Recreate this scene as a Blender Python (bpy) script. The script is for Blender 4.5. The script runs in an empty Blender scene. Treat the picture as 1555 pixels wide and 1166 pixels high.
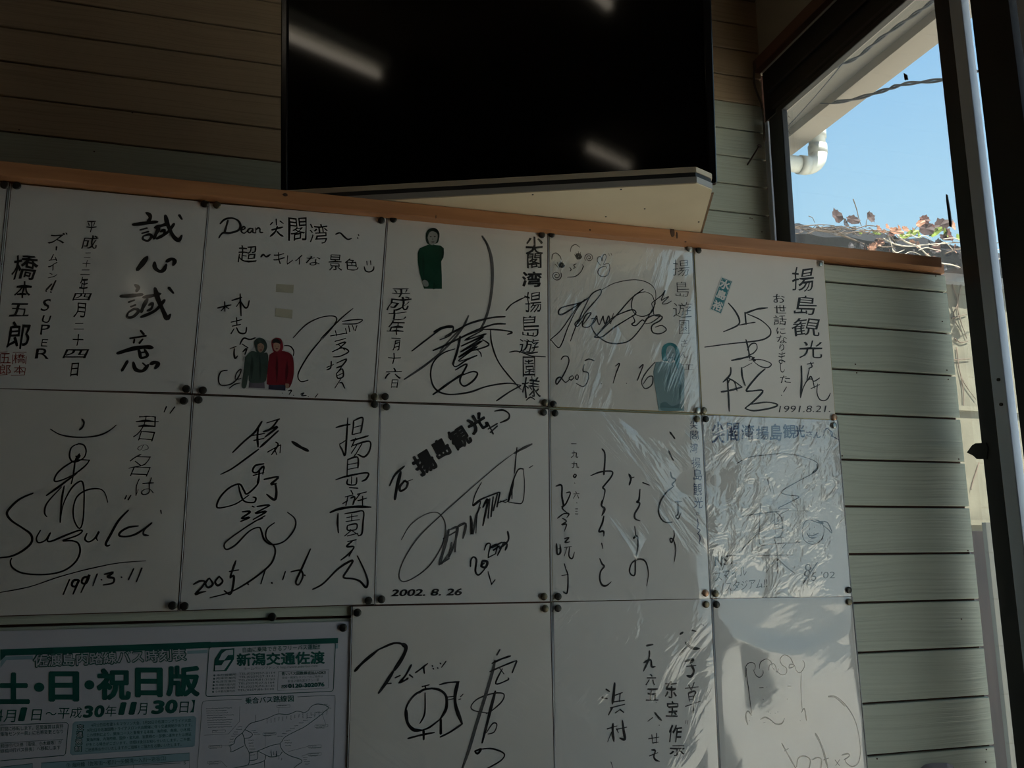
import bpy, bmesh, math, random
from mathutils import Vector, Matrix
random.seed(7)
S = bpy.context.scene
COL = S.collection
H = 1.25                                    # eye height above the floor

# ------------------------------------------------------------------ camera
cam_d = bpy.data.cameras.new('camera'); cam = bpy.data.objects.new('camera', cam_d); COL.objects.link(cam)
cam_d.sensor_width = 36.0; cam_d.lens = 1194.0 / 1555.0 * 36.0; cam_d.clip_start = 0.02
PT, YW = math.radians(10.4), math.radians(14.6)
FWD = Vector((math.sin(YW)*math.cos(PT), math.cos(YW)*math.cos(PT), math.sin(PT)))
RGT = Vector((math.cos(YW), -math.sin(YW), 0)); UPV = RGT.cross(FWD)
m = Matrix((RGT, UPV, -FWD)).transposed().to_4x4(); m.translation = Vector((0, 0, H)); cam.matrix_world = m
S.camera = cam

# ------------------------------------------------------------------ sky, sun, exposure
W = bpy.data.worlds.new('sky'); S.world = W; W.use_nodes = True
nt = W.node_tree; bg = nt.nodes['Background']
tc = nt.nodes.new('ShaderNodeTexCoord'); sx = nt.nodes.new('ShaderNodeSeparateXYZ'); cr = nt.nodes.new('ShaderNodeValToRGB')
nt.links.new(tc.outputs['Generated'], sx.inputs[0]); nt.links.new(sx.outputs['Z'], cr.inputs[0]); nt.links.new(cr.outputs[0], bg.inputs[0])
e = cr.color_ramp.elements
e[0].position = 0.0; e[0].color = (.64, .78, .82, 1); e[1].position = 0.95; e[1].color = (.12, .27, .62, 1)
k = e.new(.28); k.color = (.44, .67, .80, 1); k = e.new(.5); k.color = (.29, .53, .78, 1)
bg.inputs[1].default_value = 1.30
sun_d = bpy.data.lights.new('sun', 'SUN'); sun = bpy.data.objects.new('sun', sun_d); COL.objects.link(sun)
sun_d.energy = 14.5; sun_d.angle = math.radians(.55); sun_d.color = (1, .93, .80)
sun.rotation_euler = Vector((-.12, .55, -.80)).to_track_quat('-Z', 'Y').to_euler(); sun.location = (4, -4, 8)
S.view_settings.view_transform = 'Standard'; S.view_settings.look = 'None'
S.view_settings.exposure = 0.0; S.view_settings.gamma = 1.0; S.view_settings.use_curve_mapping = False

# ------------------------------------------------------------------ helpers
CX, CY, FPX = 777.5, 583.0, 1194.0
def ray(px, py): return FWD*FPX + RGT*(px-CX) - UPV*(py-CY)
def onwall(px, py, D):
    d = ray(px, py); d = d*(D/d.y); return Vector((d.x, D, d.z+H))
def onside(px, py, X):
    d = ray(px, py); d = d*(X/d.x); return Vector((X, d.y, d.z+H))

def mat(name, color, rough=.6, metal=0, spec=.5, noise=None, bump=None, color2=None, emis=None, coat=0):
    """noise=(sx,sy,sz,detail) object-space noise mixing color->color2; bump=(sx,sy,sz,strength,dist)"""
    M = bpy.data.materials.new(name); M.use_nodes = True; t = M.node_tree; b = t.nodes['Principled BSDF']
    b.inputs['Base Color'].default_value = (*color, 1); b.inputs['Roughness'].default_value = rough
    b.inputs['Metallic'].default_value = metal; b.inputs['Specular IOR Level'].default_value = spec
    b.inputs['Coat Weight'].default_value = coat
    def nz(s, det=4):
        tc = t.nodes.new('ShaderNodeTexCoord'); mp = t.nodes.new('ShaderNodeMapping'); n = t.nodes.new('ShaderNodeTexNoise')
        mp.inputs['Scale'].default_value = s; n.inputs['Scale'].default_value = 1; n.inputs['Detail'].default_value = det
        t.links.new(tc.outputs['Object'], mp.inputs[0]); t.links.new(mp.outputs[0], n.inputs[0]); return n
    if noise:
        n = nz(noise[:3], noise[3]); r = t.nodes.new('ShaderNodeValToRGB'); t.links.new(n.outputs['Fac'], r.inputs[0])
        r.color_ramp.elements[0].position = .3; r.color_ramp.elements[0].color = (*(color2 or color), 1)
        r.color_ramp.elements[1].position = .7; r.color_ramp.elements[1].color = (*color, 1)
        t.links.new(r.outputs[0], b.inputs['Base Color'])
    if bump:
        n = nz(bump[:3], 5); bp = t.nodes.new('ShaderNodeBump'); bp.inputs['Strength'].default_value = bump[3]
        bp.inputs['Distance'].default_value = bump[4]; t.links.new(n.outputs['Fac'], bp.inputs['Height']); t.links.new(bp.outputs[0], b.inputs['Normal'])
    if emis:
        b.inputs['Emission Color'].default_value = (*emis[:3], 1); b.inputs['Emission Strength'].default_value = emis[3]
    return M

def mesh_obj(name, verts, faces, M, parent=None, smooth=False, mats=None, fm=None):
    me = bpy.data.meshes.new(name); me.from_pydata([tuple(v) for v in verts], [], faces); me.update()
    for mm in (mats or [M]): me.materials.append(mm)
    if fm: me.polygons.foreach_set('material_index', fm)
    if smooth: me.polygons.foreach_set('use_smooth', [True]*len(me.polygons))
    o = bpy.data.objects.new(name, me); COL.objects.link(o)
    if parent: o.parent = parent; o.matrix_parent_inverse = Matrix.Translation(-parent.location)
    return o

def bx(vf, a, b):
    """append a box (corners a,b in camera-height coordinates: z gets +H)"""
    V, Fc = vf; n = len(V)
    for z in (a[2]+H, b[2]+H):
        for x, y in ((a[0], a[1]), (b[0], a[1]), (b[0], b[1]), (a[0], b[1])): V.append((x, y, z))
    for f in ((0,3,2,1), (4,5,6,7), (0,1,5,4), (1,2,6,5), (2,3,7,6), (3,0,4,7)): Fc.append(tuple(n+i for i in f))

def box(name, a, b, M, parent=None, bevel=0):
    vf = ([], []); bx(vf, tuple(map(min, a, b)), tuple(map(max, a, b)))
    o = mesh_obj(name, vf[0], vf[1], M, parent)
    if bevel:
        bm = bmesh.new(); bm.from_mesh(o.data); bmesh.ops.bevel(bm, geom=bm.edges[:], offset=bevel, segments=2, affect='EDGES', profile=.5)
        bm.to_mesh(o.data); bm.free()
    return o

def prism(name, poly, z0, z1, M, parent=None, mats=None, side=None):
    n = len(poly); V = [(x, y, z0+H) for x, y in poly]+[(x, y, z1+H) for x, y in poly]
    F = [tuple(range(n))[::-1], tuple(range(n, 2*n))]+[(i, (i+1) % n, n+(i+1) % n, n+i) for i in range(n)]
    return mesh_obj(name, V, F, M, parent)

def tube(vf, pts, r, seg=8, taper=None):
    V, Fc = vf; pts = [Vector(p) for p in pts]; n0 = len(V); N = len(pts)
    for i, p in enumerate(pts):
        t = (pts[min(i+1, N-1)]-pts[max(i-1, 0)]).normalized(); a = t.orthogonal().normalized() if i == 0 else (a-t*a.dot(t)).normalized()
        b = t.cross(a); rr = r if taper is None else r*(1+(taper-1)*i/(N-1))
        for k in range(seg):
            th = 2*math.pi*k/seg; V.append(tuple(p+(a*math.cos(th)+b*math.sin(th))*rr))
    for i in range(N-1):
        for k in range(seg):
            Fc.append((n0+i*seg+k, n0+i*seg+(k+1) % seg, n0+(i+1)*seg+(k+1) % seg, n0+(i+1)*seg+k))
    Fc.append(tuple(n0+k for k in range(seg))[::-1]); Fc.append(tuple(n0+(N-1)*seg+k for k in range(seg)))

def catmull(P, sub=5, closed=False):
    if len(P) < 3: return P
    out = []
    for i in range(len(P)-1):
        p0 = P[max(i-1, 0)]; p1 = P[i]; p2 = P[i+1]; p3 = P[min(i+2, len(P)-1)]
        for s in range(sub):
            t = s/sub; out.append(tuple(.5*((2*p1[k])+(-p0[k]+p2[k])*t+(2*p0[k]-5*p1[k]+4*p2[k]-p3[k])*t*t+(-p0[k]+3*p1[k]-3*p2[k]+p3[k])*t**3) for k in range(len(p1))))
    out.append(tuple(P[-1])); return out

def empty(name, loc, label=None, cat=None, group=None, kind=None):
    o = bpy.data.objects.new(name, None); o.location = (loc[0], loc[1], loc[2]+H); o.empty_display_size = .05; COL.objects.link(o)
    return tag(o, label, cat, group, kind)
def tag(o, label=None, cat=None, group=None, kind=None):
    if label: o['label'] = label
    if cat: o['category'] = cat
    if group: o['group'] = group
    if kind: o['kind'] = kind
    return o
bpy.context.view_layer.update()

# ------------------------------------------------------------------ materials
def siding_mat(name='sage painted embossed siding', c0=(.44, .475, .395), c1=(.50, .54, .455)):
    M = bpy.data.materials.new(name); M.use_nodes = True; t = M.node_tree; b = t.nodes['Principled BSDF']
    L = t.links.new; N = t.nodes.new
    tc = N('ShaderNodeTexCoord'); mp = N('ShaderNodeMapping'); mp.inputs['Scale'].default_value = (2.6, 3, 330)
    wob = N('ShaderNodeTexNoise'); wob.inputs['Scale'].default_value = 5; wob.inputs['Detail'].default_value = 1
    mul = N('ShaderNodeVectorMath'); mul.operation = 'SCALE'; mul.inputs['Scale'].default_value = .02
    add = N('ShaderNodeVectorMath'); add.operation = 'ADD'
    L(tc.outputs['Object'], wob.inputs[0]); L(wob.outputs['Color'], mul.inputs[0]); L(tc.outputs['Object'], add.inputs[0]); L(mul.outputs[0], add.inputs[1]); L(add.outputs[0], mp.inputs[0])
    n = N('ShaderNodeTexNoise'); n.inputs['Scale'].default_value = 1; n.inputs['Detail'].default_value = 3; L(mp.outputs[0], n.inputs[0])
    r = N('ShaderNodeValToRGB'); L(n.outputs['Fac'], r.inputs[0])
    r.color_ramp.elements[0].position = .34; r.color_ramp.elements[0].color = (*c0, 1)
    r.color_ramp.elements[1].position = .52; r.color_ramp.elements[1].color = (*c1, 1)
    L(r.outputs[0], b.inputs['Base Color'])
    bp = N('ShaderNodeBump'); bp.inputs['Strength'].default_value = .6; bp.inputs['Distance'].default_value = .0012
    L(n.outputs['Fac'], bp.inputs['Height']); L(bp.outputs[0], b.inputs['Normal']); b.inputs['Roughness'].default_value = .55
    return M
SIDING = siding_mat(); SIDINGU = siding_mat('shaded sage siding', (.31, .325, .255), (.37, .385, .305)); SIDINGB = siding_mat('browner siding', (.32, .235, .15), (.40, .295, .19))  # SIDINGU is SIDING darkened, dimmer light on the upper wall put into colour
GROOVE = mat('dark red brown joint', (.085, .035, .022), .9)
RAILW = mat('orange brown pine', (.50, .235, .105), .55, noise=(5, 60, 70, 5), color2=(.36, .15, .06), bump=(4, 60, 90, .25, .001))
KNOT = mat('dark wood knot', (.07, .03, .015), .7)
PLASTER = mat('dull beige plaster', (.42, .38, .31), .85, bump=(60, 60, 60, .2, .001))
FLOORM = mat('worn light wood floor', (.30, .20, .12), .5, noise=(2, 30, 2, 3), color2=(.24, .16, .09))
CEILM = mat('off white ceiling board', (.20, .145, .09), .9)
BLACKF = mat('black window frame', (.012, .012, .013), .45)
BLACKA = mat('black anodised aluminium', (.035, .036, .042), .38)
ALU = mat('sky tinted aluminium', (.66, .74, .88), .40, metal=.1)  # pale blue colour stands in for sky reflected in the frame
TRIMW = mat('reddish brown window trim', (.16, .075, .05), .5, noise=(40, 3, 40, 4), color2=(.12, .05, .035))
PAPER = mat('white art board', (.79, .775, .76), .75)
PAPERO = mat('aged cream art board', (.80, .775, .745), .8, noise=(9, 9, 9, 3), color2=(.76, .73, .69))
GOLD = mat('gilt board edge', (.42, .33, .14), .4, metal=.6)
INK = mat('black marker ink', (.012, .012, .014), .55)
INKG = mat('worn dry marker ink', (.05, .05, .055), .7, noise=(900, 900, 900, 3), color2=(.16, .155, .15))
INKB = mat('blue marker ink', (.03, .05, .13), .55)
INKR = mat('red seal ink', (.30, .03, .02), .6)
def glass_mat(name, boost, rough=0.0, tint=(1, 1, 1), dirt=0):
    M = bpy.data.materials.new(name); M.use_nodes = True; t = M.node_tree; t.nodes.remove(t.nodes['Principled BSDF'])
    out = t.nodes['Material Output']; tr = t.nodes.new('ShaderNodeBsdfTransparent'); gl = t.nodes.new('ShaderNodeBsdfGlossy'); mx = t.nodes.new('ShaderNodeMixShader')
    fr = t.nodes.new('ShaderNodeLayerWeight'); fr.inputs[0].default_value = .5; p5 = t.nodes.new('ShaderNodeMath'); p5.operation = 'POWER'; p5.inputs[1].default_value = 5
    sc = t.nodes.new('ShaderNodeMath'); sc.operation = 'MULTIPLY_ADD'; sc.inputs[1].default_value = .93; sc.inputs[2].default_value = .05
    t.links.new(fr.outputs['Facing'], p5.inputs[0]); t.links.new(p5.outputs[0], sc.inputs[0])
    mu = t.nodes.new('ShaderNodeMath'); mu.operation = 'MULTIPLY'; mu.use_clamp = True; mu.inputs[1].default_value = boost
    tr.inputs[0].default_value = (*tint, 1); gl.inputs['Roughness'].default_value = rough; gl.inputs[0].default_value = (1, 1, 1, 1)
    t.links.new(sc.outputs[0], mu.inputs[0]); t.links.new(mu.outputs[0], mx.inputs[0]); t.links.new(tr.outputs[0], mx.inputs[1]); t.links.new(gl.outputs[0], mx.inputs[2])
    last = mx
    if dirt:
        df = t.nodes.new('ShaderNodeBsdfTranslucent'); df.inputs[0].default_value = (.75, .8, .85, 1); m2 = t.nodes.new('ShaderNodeMixShader')
        tc = t.nodes.new('ShaderNodeTexCoord'); n = t.nodes.new('ShaderNodeTexNoise'); n.inputs['Scale'].default_value = 6; n.inputs['Detail'].default_value = 6
        r = t.nodes.new('ShaderNodeMapRange'); r.inputs[3].default_value = dirt*.4; r.inputs[4].default_value = dirt*1.5
        t.links.new(tc.outputs['Object'], n.inputs[0]); t.links.new(n.outputs['Fac'], r.inputs[0]); t.links.new(r.outputs[0], m2.inputs[0])
        t.links.new(mx.outputs[0], m2.inputs[1]); t.links.new(df.outputs[0], m2.inputs[2]); last = m2
    t.links.new(last.outputs[0], out.inputs[0]); return M, t, gl, fr
GLASS = glass_mat('dusty window glass', 1.0, 0.0, (.93, .96, .97), .022)[0]
def sleeve_mat(name, boost, strength, scale, rot, rough=.09, sparse=.5):
    M, t, gl, fr = glass_mat(name, boost, rough, (.975, .975, .97))
    N = t.nodes.new; L = t.links.new
    tc = N('ShaderNodeTexCoord'); mp = N('ShaderNodeMapping'); mp.inputs['Scale'].default_value = scale; rt = N('ShaderNodeMapping'); rt.inputs['Rotation'].default_value = (0, rot, 0)
    n = N('ShaderNodeTexNoise'); n.inputs['Scale'].default_value = 1; n.inputs['Detail'].default_value = 3.5; n.inputs['Roughness'].default_value = .55; n.inputs['Distortion'].default_value = .8
    n2 = N('ShaderNodeTexNoise'); n2.inputs['Scale'].default_value = 9; n2.inputs['Detail'].default_value = 1
    rm = N('ShaderNodeMapRange'); rm.inputs[1].default_value = sparse-.08; rm.inputs[2].default_value = sparse+.12
    ml = N('ShaderNodeMath'); ml.operation = 'MULTIPLY'
    L(tc.outputs['Object'], rt.inputs[0]); L(rt.outputs[0], mp.inputs[0]); L(mp.outputs[0], n.inputs[0]); L(tc.outputs['Object'], n2.inputs[0]); L(n2.outputs['Fac'], rm.inputs[0])
    L(n.outputs['Fac'], ml.inputs[0]); L(rm.outputs[0], ml.inputs[1])
    bp = N('ShaderNodeBump'); bp.inputs['Strength'].default_value = strength; bp.inputs['Distance'].default_value = .006
    L(ml.outputs[0], bp.inputs['Height']); L(bp.outputs[0], gl.inputs['Normal']); L(bp.outputs[0], fr.inputs['Normal']); return M

# ------------------------------------------------------------------ setting: walls
D1, D2, XW = 1.124, 1.66, 1.106
def boards(root, x0, x1, y, zs, M, gap=.0036, th=.007):
    mesh = None
    for i in range(len(zs)-1):
        a, b = zs[i]+gap/2, zs[i+1]-gap/2
        vf = ([], []); c = (a+b)/2; hh = (b-a)/2
        # shiplap board with eased front edges
        pr = [(0, -hh), (th-.001, -hh), (th, -hh+.001), (th, hh-.001), (th-.001, hh), (0, hh)]
        V = [(x, y+th-d, z+c+H) for x in (x0, x1) for d, z in pr]; n = 6
        F = [tuple(range(n)), tuple(range(n, 2*n))[::-1]]+[(j, n+j, n+(j+1) % n, (j+1) % n) for j in range(n)]
        mesh_obj('board', V, F, M, root)
PLASTERD = mat('brown stained panelling', (.16, .12, .085), .7)
wl = tag(box('wall_back_lower', (-1.8, D1+.0072, -H), (XW-.004, D1+.05, .46), GROOVE), kind='structure')
zs = [.419+.0767-.0767*k for k in range(23)]; zs[0] = .452; zs = zs[::-1]; zs[0] = -H+.002
boards(wl, -1.8, XW-.002, D1, zs, SIDING)
wu = tag(box('wall_back_upper', (-1.9, D2+.0072, .40), (XW+.05, D2+.06, 1.52), GROOVE), kind='structure')
zu = [.779+.0757*k for k in range(-4, 10)]
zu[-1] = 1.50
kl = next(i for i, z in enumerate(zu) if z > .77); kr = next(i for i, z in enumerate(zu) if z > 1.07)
boards(wu, -1.9, .240, D2, zu[:kl+1], SIDINGU); boards(wu, -1.9, .240, D2, zu[kl:], SIDINGB)      # butt joint hidden behind the television, browner boards start lower on this side
boards(wu, .2415, XW+.002, D2, zu[:kr+1], SIDINGU); boards(wu, .2415, XW+.002, D2, zu[kr:], SIDINGB)
tag(box('trim_ledge', (-1.8, 1.125, .455), (XW-.002, D2+.012, .472), RAILW), kind='structure')
tag(box('floor', (-3.2, -3.6, -H-.05), (XW+.06, D2+.1, -H), FLOORM), kind='structure')
tag(box('ceiling', (-3.2, -3.6, 1.5), (XW+.06, D2+.06, 1.55), CEILM), kind='structure')
tag(box('wall_left', (-3.25, -3.6, -H), (-3.2, D2+.06, 1.5), PLASTERD), kind='structure')
tag(box('wall_front', (-3.2, -3.65, -H), (XW+.06, -3.6, 1.5), PLASTERD), kind='structure')
tag(box('wall_back_left', (-3.2, D1+.04, -H), (-1.8, D2+.06, 1.5), PLASTERD), kind='structure')
# right wall: plaster above head, low sill, solid behind viewer
tag(box('wall_right_upper', (XW, -3.6, 1.175), (XW+.06, D2+.012, 1.5), PLASTER), kind='structure')
tag(box('wall_right_sill', (XW, -3.6, -H), (XW+.06, D2+.012, -.95), PLASTER), kind='structure')
tag(box('wall_right_rear', (XW, -3.6, -.95), (XW+.06, .06, 1.175), PLASTERD), kind='structure')
# rail
rail = tag(box('trim_rail', (-1.8, 1.10, .4548), (XW-.03, 1.1235, .4745), RAILW, bevel=.0012), kind='structure')
def spot(x, z, rx, rz, y, parent, name='knot', M=KNOT):
    n = 10; V = [(x+rx*math.cos(2*math.pi*k/n)*(1+.15*math.sin(3*k)), y, z+H+rz*math.sin(2*math.pi*k/n)) for k in range(n)]
    V2 = [(a, b+.0007, c) for a, b, c in V]
    return mesh_obj(name, V+V2, [tuple(range(n))]+[(k, (k+1) % n, n+(k+1) % n, n+k) for k in range(n)], M, parent)
for px, py, rx, rz in ((433, 295.5, .0035, .0025), (896, 349, .0014, .0014), (1021, 352, .004, .009), (1028, 357, .0015, .006), (1041, 367, .002, .001), (662, 329, .0008, .003)):
    p = onwall(px, py, 1.0995); spot(p.x, p.z-H, rx, rz, 1.0994, rail)
# little nail heads of the siding
for px, py in ((1297, 405), (1421, 419), (1431, 488), (1299, 553), (1438, 562), (1301, 566), (1440, 576), (1279, 692), (1456, 697), (1470, 836), (1460, 940), (1485, 983), (1332, 1152), (1498, 1138), (1497, 1157), (143, 1168)):
    p = onwall(px, py, D1-.0004); spot(p.x, p.z-H, .0013, .0013, D1-.0006, wl, 'nail_head')
for px, py in ((1157, 352), (1139, 331), (1142, 332), (29, 197), (201, 171), (143, 230)):
    p = onwall(px, py, D2-.0004); spot(p.x, p.z-H, .0018, .0015, D2-.0006, wu, 'nail_head')

# ------------------------------------------------------------------ right window wall
w1 = tag(box('window_1', (XW+.004, .06, 1.035), (XW+.018, D2-.004, 1.172), BLACKF), kind='structure')
box('trim_board', (XW-.022, .0, 1.172), (XW-.001, D2-.002, 1.205), TRIMW, w1, .002)
box('track', (XW-.002, .06, 1.026), (XW+.016, 1.60, 1.040), BLACKA, w1, .002)
box('track', (XW+.012, .06, 1.052), (XW+.0035, 1.62, 1.060), BLACKA, w1)
box('track', (XW+.012, .06, 1.10), (XW-.003, 1.63, 1.106), BLACKA, w1)
box('jamb', (XW-.002, 1.575, -.95), (XW+.014, 1.632, 1.03), BLACKA, w1, .002)
box('jamb', (XW-.001, 1.640, -.95), (XW+.012, 1.6575, 1.03), ALU, w1, .001)  # pale strip stands in for the bright sliver of sky by the post
box('sill', (XW-.001, .06, -.95), (XW+.09, D2-.004, -.90), BLACKA, w1)
box('stile', (XW-.004, 1.047, -.90), (XW+.011, 1.083, 1.028), BLACKA, w1, .0015)
box('stile', (XW-.008, 1.020, -.90), (XW+.010, 1.046, 1.028), ALU, w1, .0015)
# screws and latch on the stile
for px, py in ((1517.5, 576.5), (1521.5, 614)):
    p = onside(px, py, XW-.008); vf = ([], []); tube(vf, [(XW-.0085, p.y, p.z), (XW-.011, p.y, p.z)], .0028, 10); mesh_obj('screw', *vf, BLACKF, w1)
lat = [onside(a, b, XW-.006) for a, b in ((1468, 687), (1476, 676), (1481, 673), (1497, 672), (1500, 680), (1498, 697), (1483, 697), (1478, 692))]
n = len(lat); V = lat+[Vector((v.x+.008, v.y, v.z)) for v in lat]
mesh_obj('latch', V, [tuple(range(n)), tuple(range(n, 2*n))[::-1]]+[(i, (i+1) % n, n+(i+1) % n, n+i) for i in range(n)], BLACKF, w1)
pane = box('glass_pane', (XW+.014, 1.083, -.90), (XW+.018, 1.58, 1.03), GLASS, w1)
box('glass_pane', (XW+.022, .99, -.90), (XW+.026, 1.06, 1.02), GLASS, w1)
tag(box('window_2', (XW-.006, .930, -.95), (XW+.012, 1.003, 1.172), BLACKF), kind='structure')
w3 = tag(box('window_3', (XW+.002, .875, -.92), (XW+.03, .923, 1.035), ALU), kind='structure')
box('glass_pane', (XW+.014, .10, -.90), (XW+.018, .876, 1.03), GLASS, w3)
box('jamb', (XW, .06, -.90), (XW+.03, .10, 1.03), BLACKA, w3)

# ------------------------------------------------------------------ outdoors
CLAD = mat('dark brown timber cladding', (.07, .055, .04), .8, noise=(4, 4, 60, 3), color2=(.045, .035, .025))
CREAM = mat('cream painted soffit', (.33, .295, .255), .7, noise=(3, 1, 3, 4), color2=(.28, .25, .215))
GREYB = mat('grey brown soffit strip', (.18, .17, .15), .8)
PVC = mat('off white drain pipe', (.62, .64, .60), .35)
PVCD = mat('drain pipe collar', (.56, .58, .55), .35)
STUCCO = mat('sun bleached cream stucco', (.155, .145, .105), .9, noise=(8, 8, 8, 5), color2=(.12, .112, .08), bump=(60, 60, 60, .4, .003))
SLATE = mat('shade darkened slate roof', (.008, .009, .012), .9, noise=(12, 12, 12, 4), color2=(.007, .008, .010), bump=(30, 30, 30, .5, .01))  # near black colour stands in for shadow over the neighbour's roof edge
CONC = mat('pale concrete yard', (.68, .635, .55), .9, noise=(2, 2, 2, 4), color2=(.60, .56, .48))
STEM = mat('dry vine stem', (.13, .095, .07), .8, noise=(30, 30, 30, 3), color2=(.12, .085, .06))
STEML = mat('pale dry twig', (.50, .44, .36), .8)
WIREM = mat('blue grey cable sheath', (.045, .055, .075), .5)
LEAFR = mat('dry red brown leaf', (.12, .04, .028), .6, noise=(30, 30, 30, 3), color2=(.06, .022, .018))
LEAFP = mat('dry pink tan leaf', (.40, .25, .17), .6, noise=(30, 30, 30, 3), color2=(.36, .13, .07))
LEAFG = mat('green yellow leaf', (.26, .33, .05), .5, noise=(30, 30, 30, 3), color2=(.14, .22, .03))
LEAFS = mat('dusky brown leaf', (.055, .028, .026), .7)  # darkened brown, stands in for shade on the left leaves
LEAFD = mat('dark shrivelled leaf', (.04, .035, .04), .7)
tag(box('ground', (XW+.10, -8, -H-.35), (14, 14, -H-.30), CONC), kind='structure')
tag(box('wall_right_neighbouring_room', (XW-.06, D2+.065, -H-.3), (XW-.002, 3.4, 1.5), STUCCO), kind='structure')
ev = empty('roof_eave', (1.45, 0, 1.43), 'long cream painted roof eave overhanging outside the window', 'eave')
box('soffit', (XW+.062, -4.2, 1.425), (1.56, 3.6, 1.455), CREAM, ev)
box('grey_strip', (1.56, -4.2, 1.44), (1.655, 3.6, 1.46), GREYB, ev)  # recessed strip, grey brown in its own colour
box('fascia', (1.655, -4.2, 1.41), (1.75, 3.6, 1.56), CREAM, ev)
box('roof_deck', (-3.3, -4.3, 1.565), (1.80, 3.6, 1.62), SLATE, ev)
# drain pipe with elbow
dp = empty('drain_pipe', (1.75, 2.3, 1.3), 'off white drain pipe elbow hanging below the eave', 'drain pipe')
r = .030; ptop = onside(1239.5, 200, 1.79); pel = onside(1239.5, 244, 1.79)
xp, yp, zt = 1.79, ptop.y, ptop.z; zb = onside(1239, 257, 1.79).z
vf = ([], []); tube(vf, [(xp, yp, zt+.17), (xp, yp, zb+.055)], r, 20); mesh_obj('downpipe', *vf, PVC, dp, True)
vf = ([], []); tube(vf, [(xp-.055*(1-math.cos(a)), yp, zb+.055-.055*math.sin(a)) for a in [math.pi/2*i/8 for i in range(9)]], r+.003, 20); mesh_obj('elbow', *vf, PVC, dp, True)
vf = ([], []); tube(vf, [(xp-.05, yp, zb), (XW+.07, yp, zb)], r, 20); mesh_obj('horizontal_pipe', *vf, PVC, dp, True)
for z0 in (zb+.05, zb+.115):
    vf = ([], []); tube(vf, [(xp, yp, z0), (xp, yp, z0+.035)], r+.0045, 20); mesh_obj('collar', *vf, PVCD, dp, True)
vf = ([], []); tube(vf, [(xp-.05, yp, zb), (xp-.085, yp, zb)], r+.0045, 20); mesh_obj('collar', *vf, PVCD, dp, True)
# cables
def cable(name, pix, X, r, label, twist=True):
    P = catmull([tuple(onside(a, b, X)) for a, b in pix], 26 if twist else 10)
    vf = ([], [])
    if twist:
        for ph in (0, math.pi):
            Q = []
            for i, p in enumerate(P):
                th = i*.2+ph; Q.append((p[0]+.7*r*math.cos(th), p[1], p[2]+r*.9*math.sin(th)))
            tube(vf, Q, r*.8, 6)
    else: tube(vf, P, r, 6)
    return tag(mesh_obj(name, *vf, WIREM, None, True), label, 'cable')
cable('twisted_cable', [(1168, 170), (1185, 165), (1230, 160), (1290, 152), (1340, 138), (1372, 128), (1430, 121), (1475, 110), (1500, 104)], 1.66, .0042, 'twisted dark cable hanging nearly level across the blue sky')
cable('twisted_cable', [(1170, 165), (1215, 140), (1262, 105), (1300, 88), (1335, 60), (1380, 28), (1416, 2), (1440, -20)], 1.40, .0035, 'twisted dark cable climbing steeply under the cream soffit')
cable('thin_cable', [(1172, 214), (1181, 207), (1215, 172), (1262, 118), (1322, 42), (1350, 5)], 1.38, .0016, 'thin straight dark cable crossing the twisted ones under the soffit', False)
tw = onside(1196, 175, 1.30)
vf = ([], []); tube(vf, [tuple(onside(a, b, 1.34)) for a, b in ((1193, 165), (1197, 176), (1194, 183), (1199, 190), (1196, 197), (1200, 203))], .0008, 5)
tube(vf, [tuple(onside(a, b, 1.34)) for a, b in ((1197, 176), (1200, 179))], .0007, 5)
tag(mesh_obj('dangling_twig', *vf, STEM), 'tiny crooked twig dangling near the left window frame', 'twig')
# neighbouring wall with roof edge, shadow put into its dark colour
YN = 4.0
nb = tag(box('wall_outside', (1.5, YN, -H-.3), (7.5, YN+.12, 1.60), STUCCO), kind='structure')
for z in (.72, .02, -.09): box('ledge', (1.5, YN-.03, z), (7.5, YN, z+.03), STUCCO, nb)
box('coping', (1.5, YN-.06, 1.545), (7.5, YN+.14, 1.60), mat('grey coping', (.19,.20,.215), .7), nb)
n = 60; V = []; F = []
for i in range(n+1):
    x = 1.5+6*i/n
    zt = 1.80+.012*math.sin(i*2.1)+.01*math.sin(i*.9)+random.uniform(-.006, .006)-max(0, x-3.4)*.06
    for y, z in ((YN-.14, 1.60), (YN-.19, 1.60+(zt-1.60)*.5), (YN-.10, zt), (YN+.5, zt-.02)): V.append((x, y, z+H))
for i in range(n):
    for j in range(3): a = i*4+j; F.append((a, a+4, a+5, a+1))
mesh_obj('roof_edge', V, F, SLATE, nb)
sr = random.Random(3)
vine = empty('climbing_vine', (3.4, YN-.2, 1.6), 'tangled dry climbing vine with red and green leaves on the roof edge outside', 'vine')
def stem(pts, r, M=STEM): 
    vf = ([], []); tube(vf, catmull([tuple(p) for p in pts], 4), r, 6, .6); mesh_obj('stem', *vf, M, vine, True)
def wp(px, py, d=.25): return onwall(px, py, YN-d)
stem([wp(1240, 345), wp(1262, 351), wp(1288, 361), wp(1312, 371), wp(1325, 378), wp(1338, 384)], .008)
stem([wp(1192, 344), wp(1220, 348), wp(1236, 347), wp(1262, 350)], .004)
stem([wp(1362, 357, .3), wp(1375, 367, .3), wp(1395, 375, .3), wp(1408, 387, .3), wp(1422, 394, .3)], .006, STEML)
stem([wp(1341, 362, .3), wp(1360, 371, .3), wp(1380, 374, .3), wp(1400, 372, .3), wp(1455, 368, .3)], .005, STEML)
stem([wp(1345, 350, .3), wp(1352, 366, .3), wp(1357, 385, .3)], .004, STEML)
stem([wp(1295.5, 302), wp(1301, 318), wp(1304, 331), wp(1308, 343)], .0035)
stem([wp(1228, 328), wp(1234, 331), wp(1237, 338)], .0025)
stem([wp(1315, 345), wp(1316, 335), wp(1319, 330)], .0025)
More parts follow.
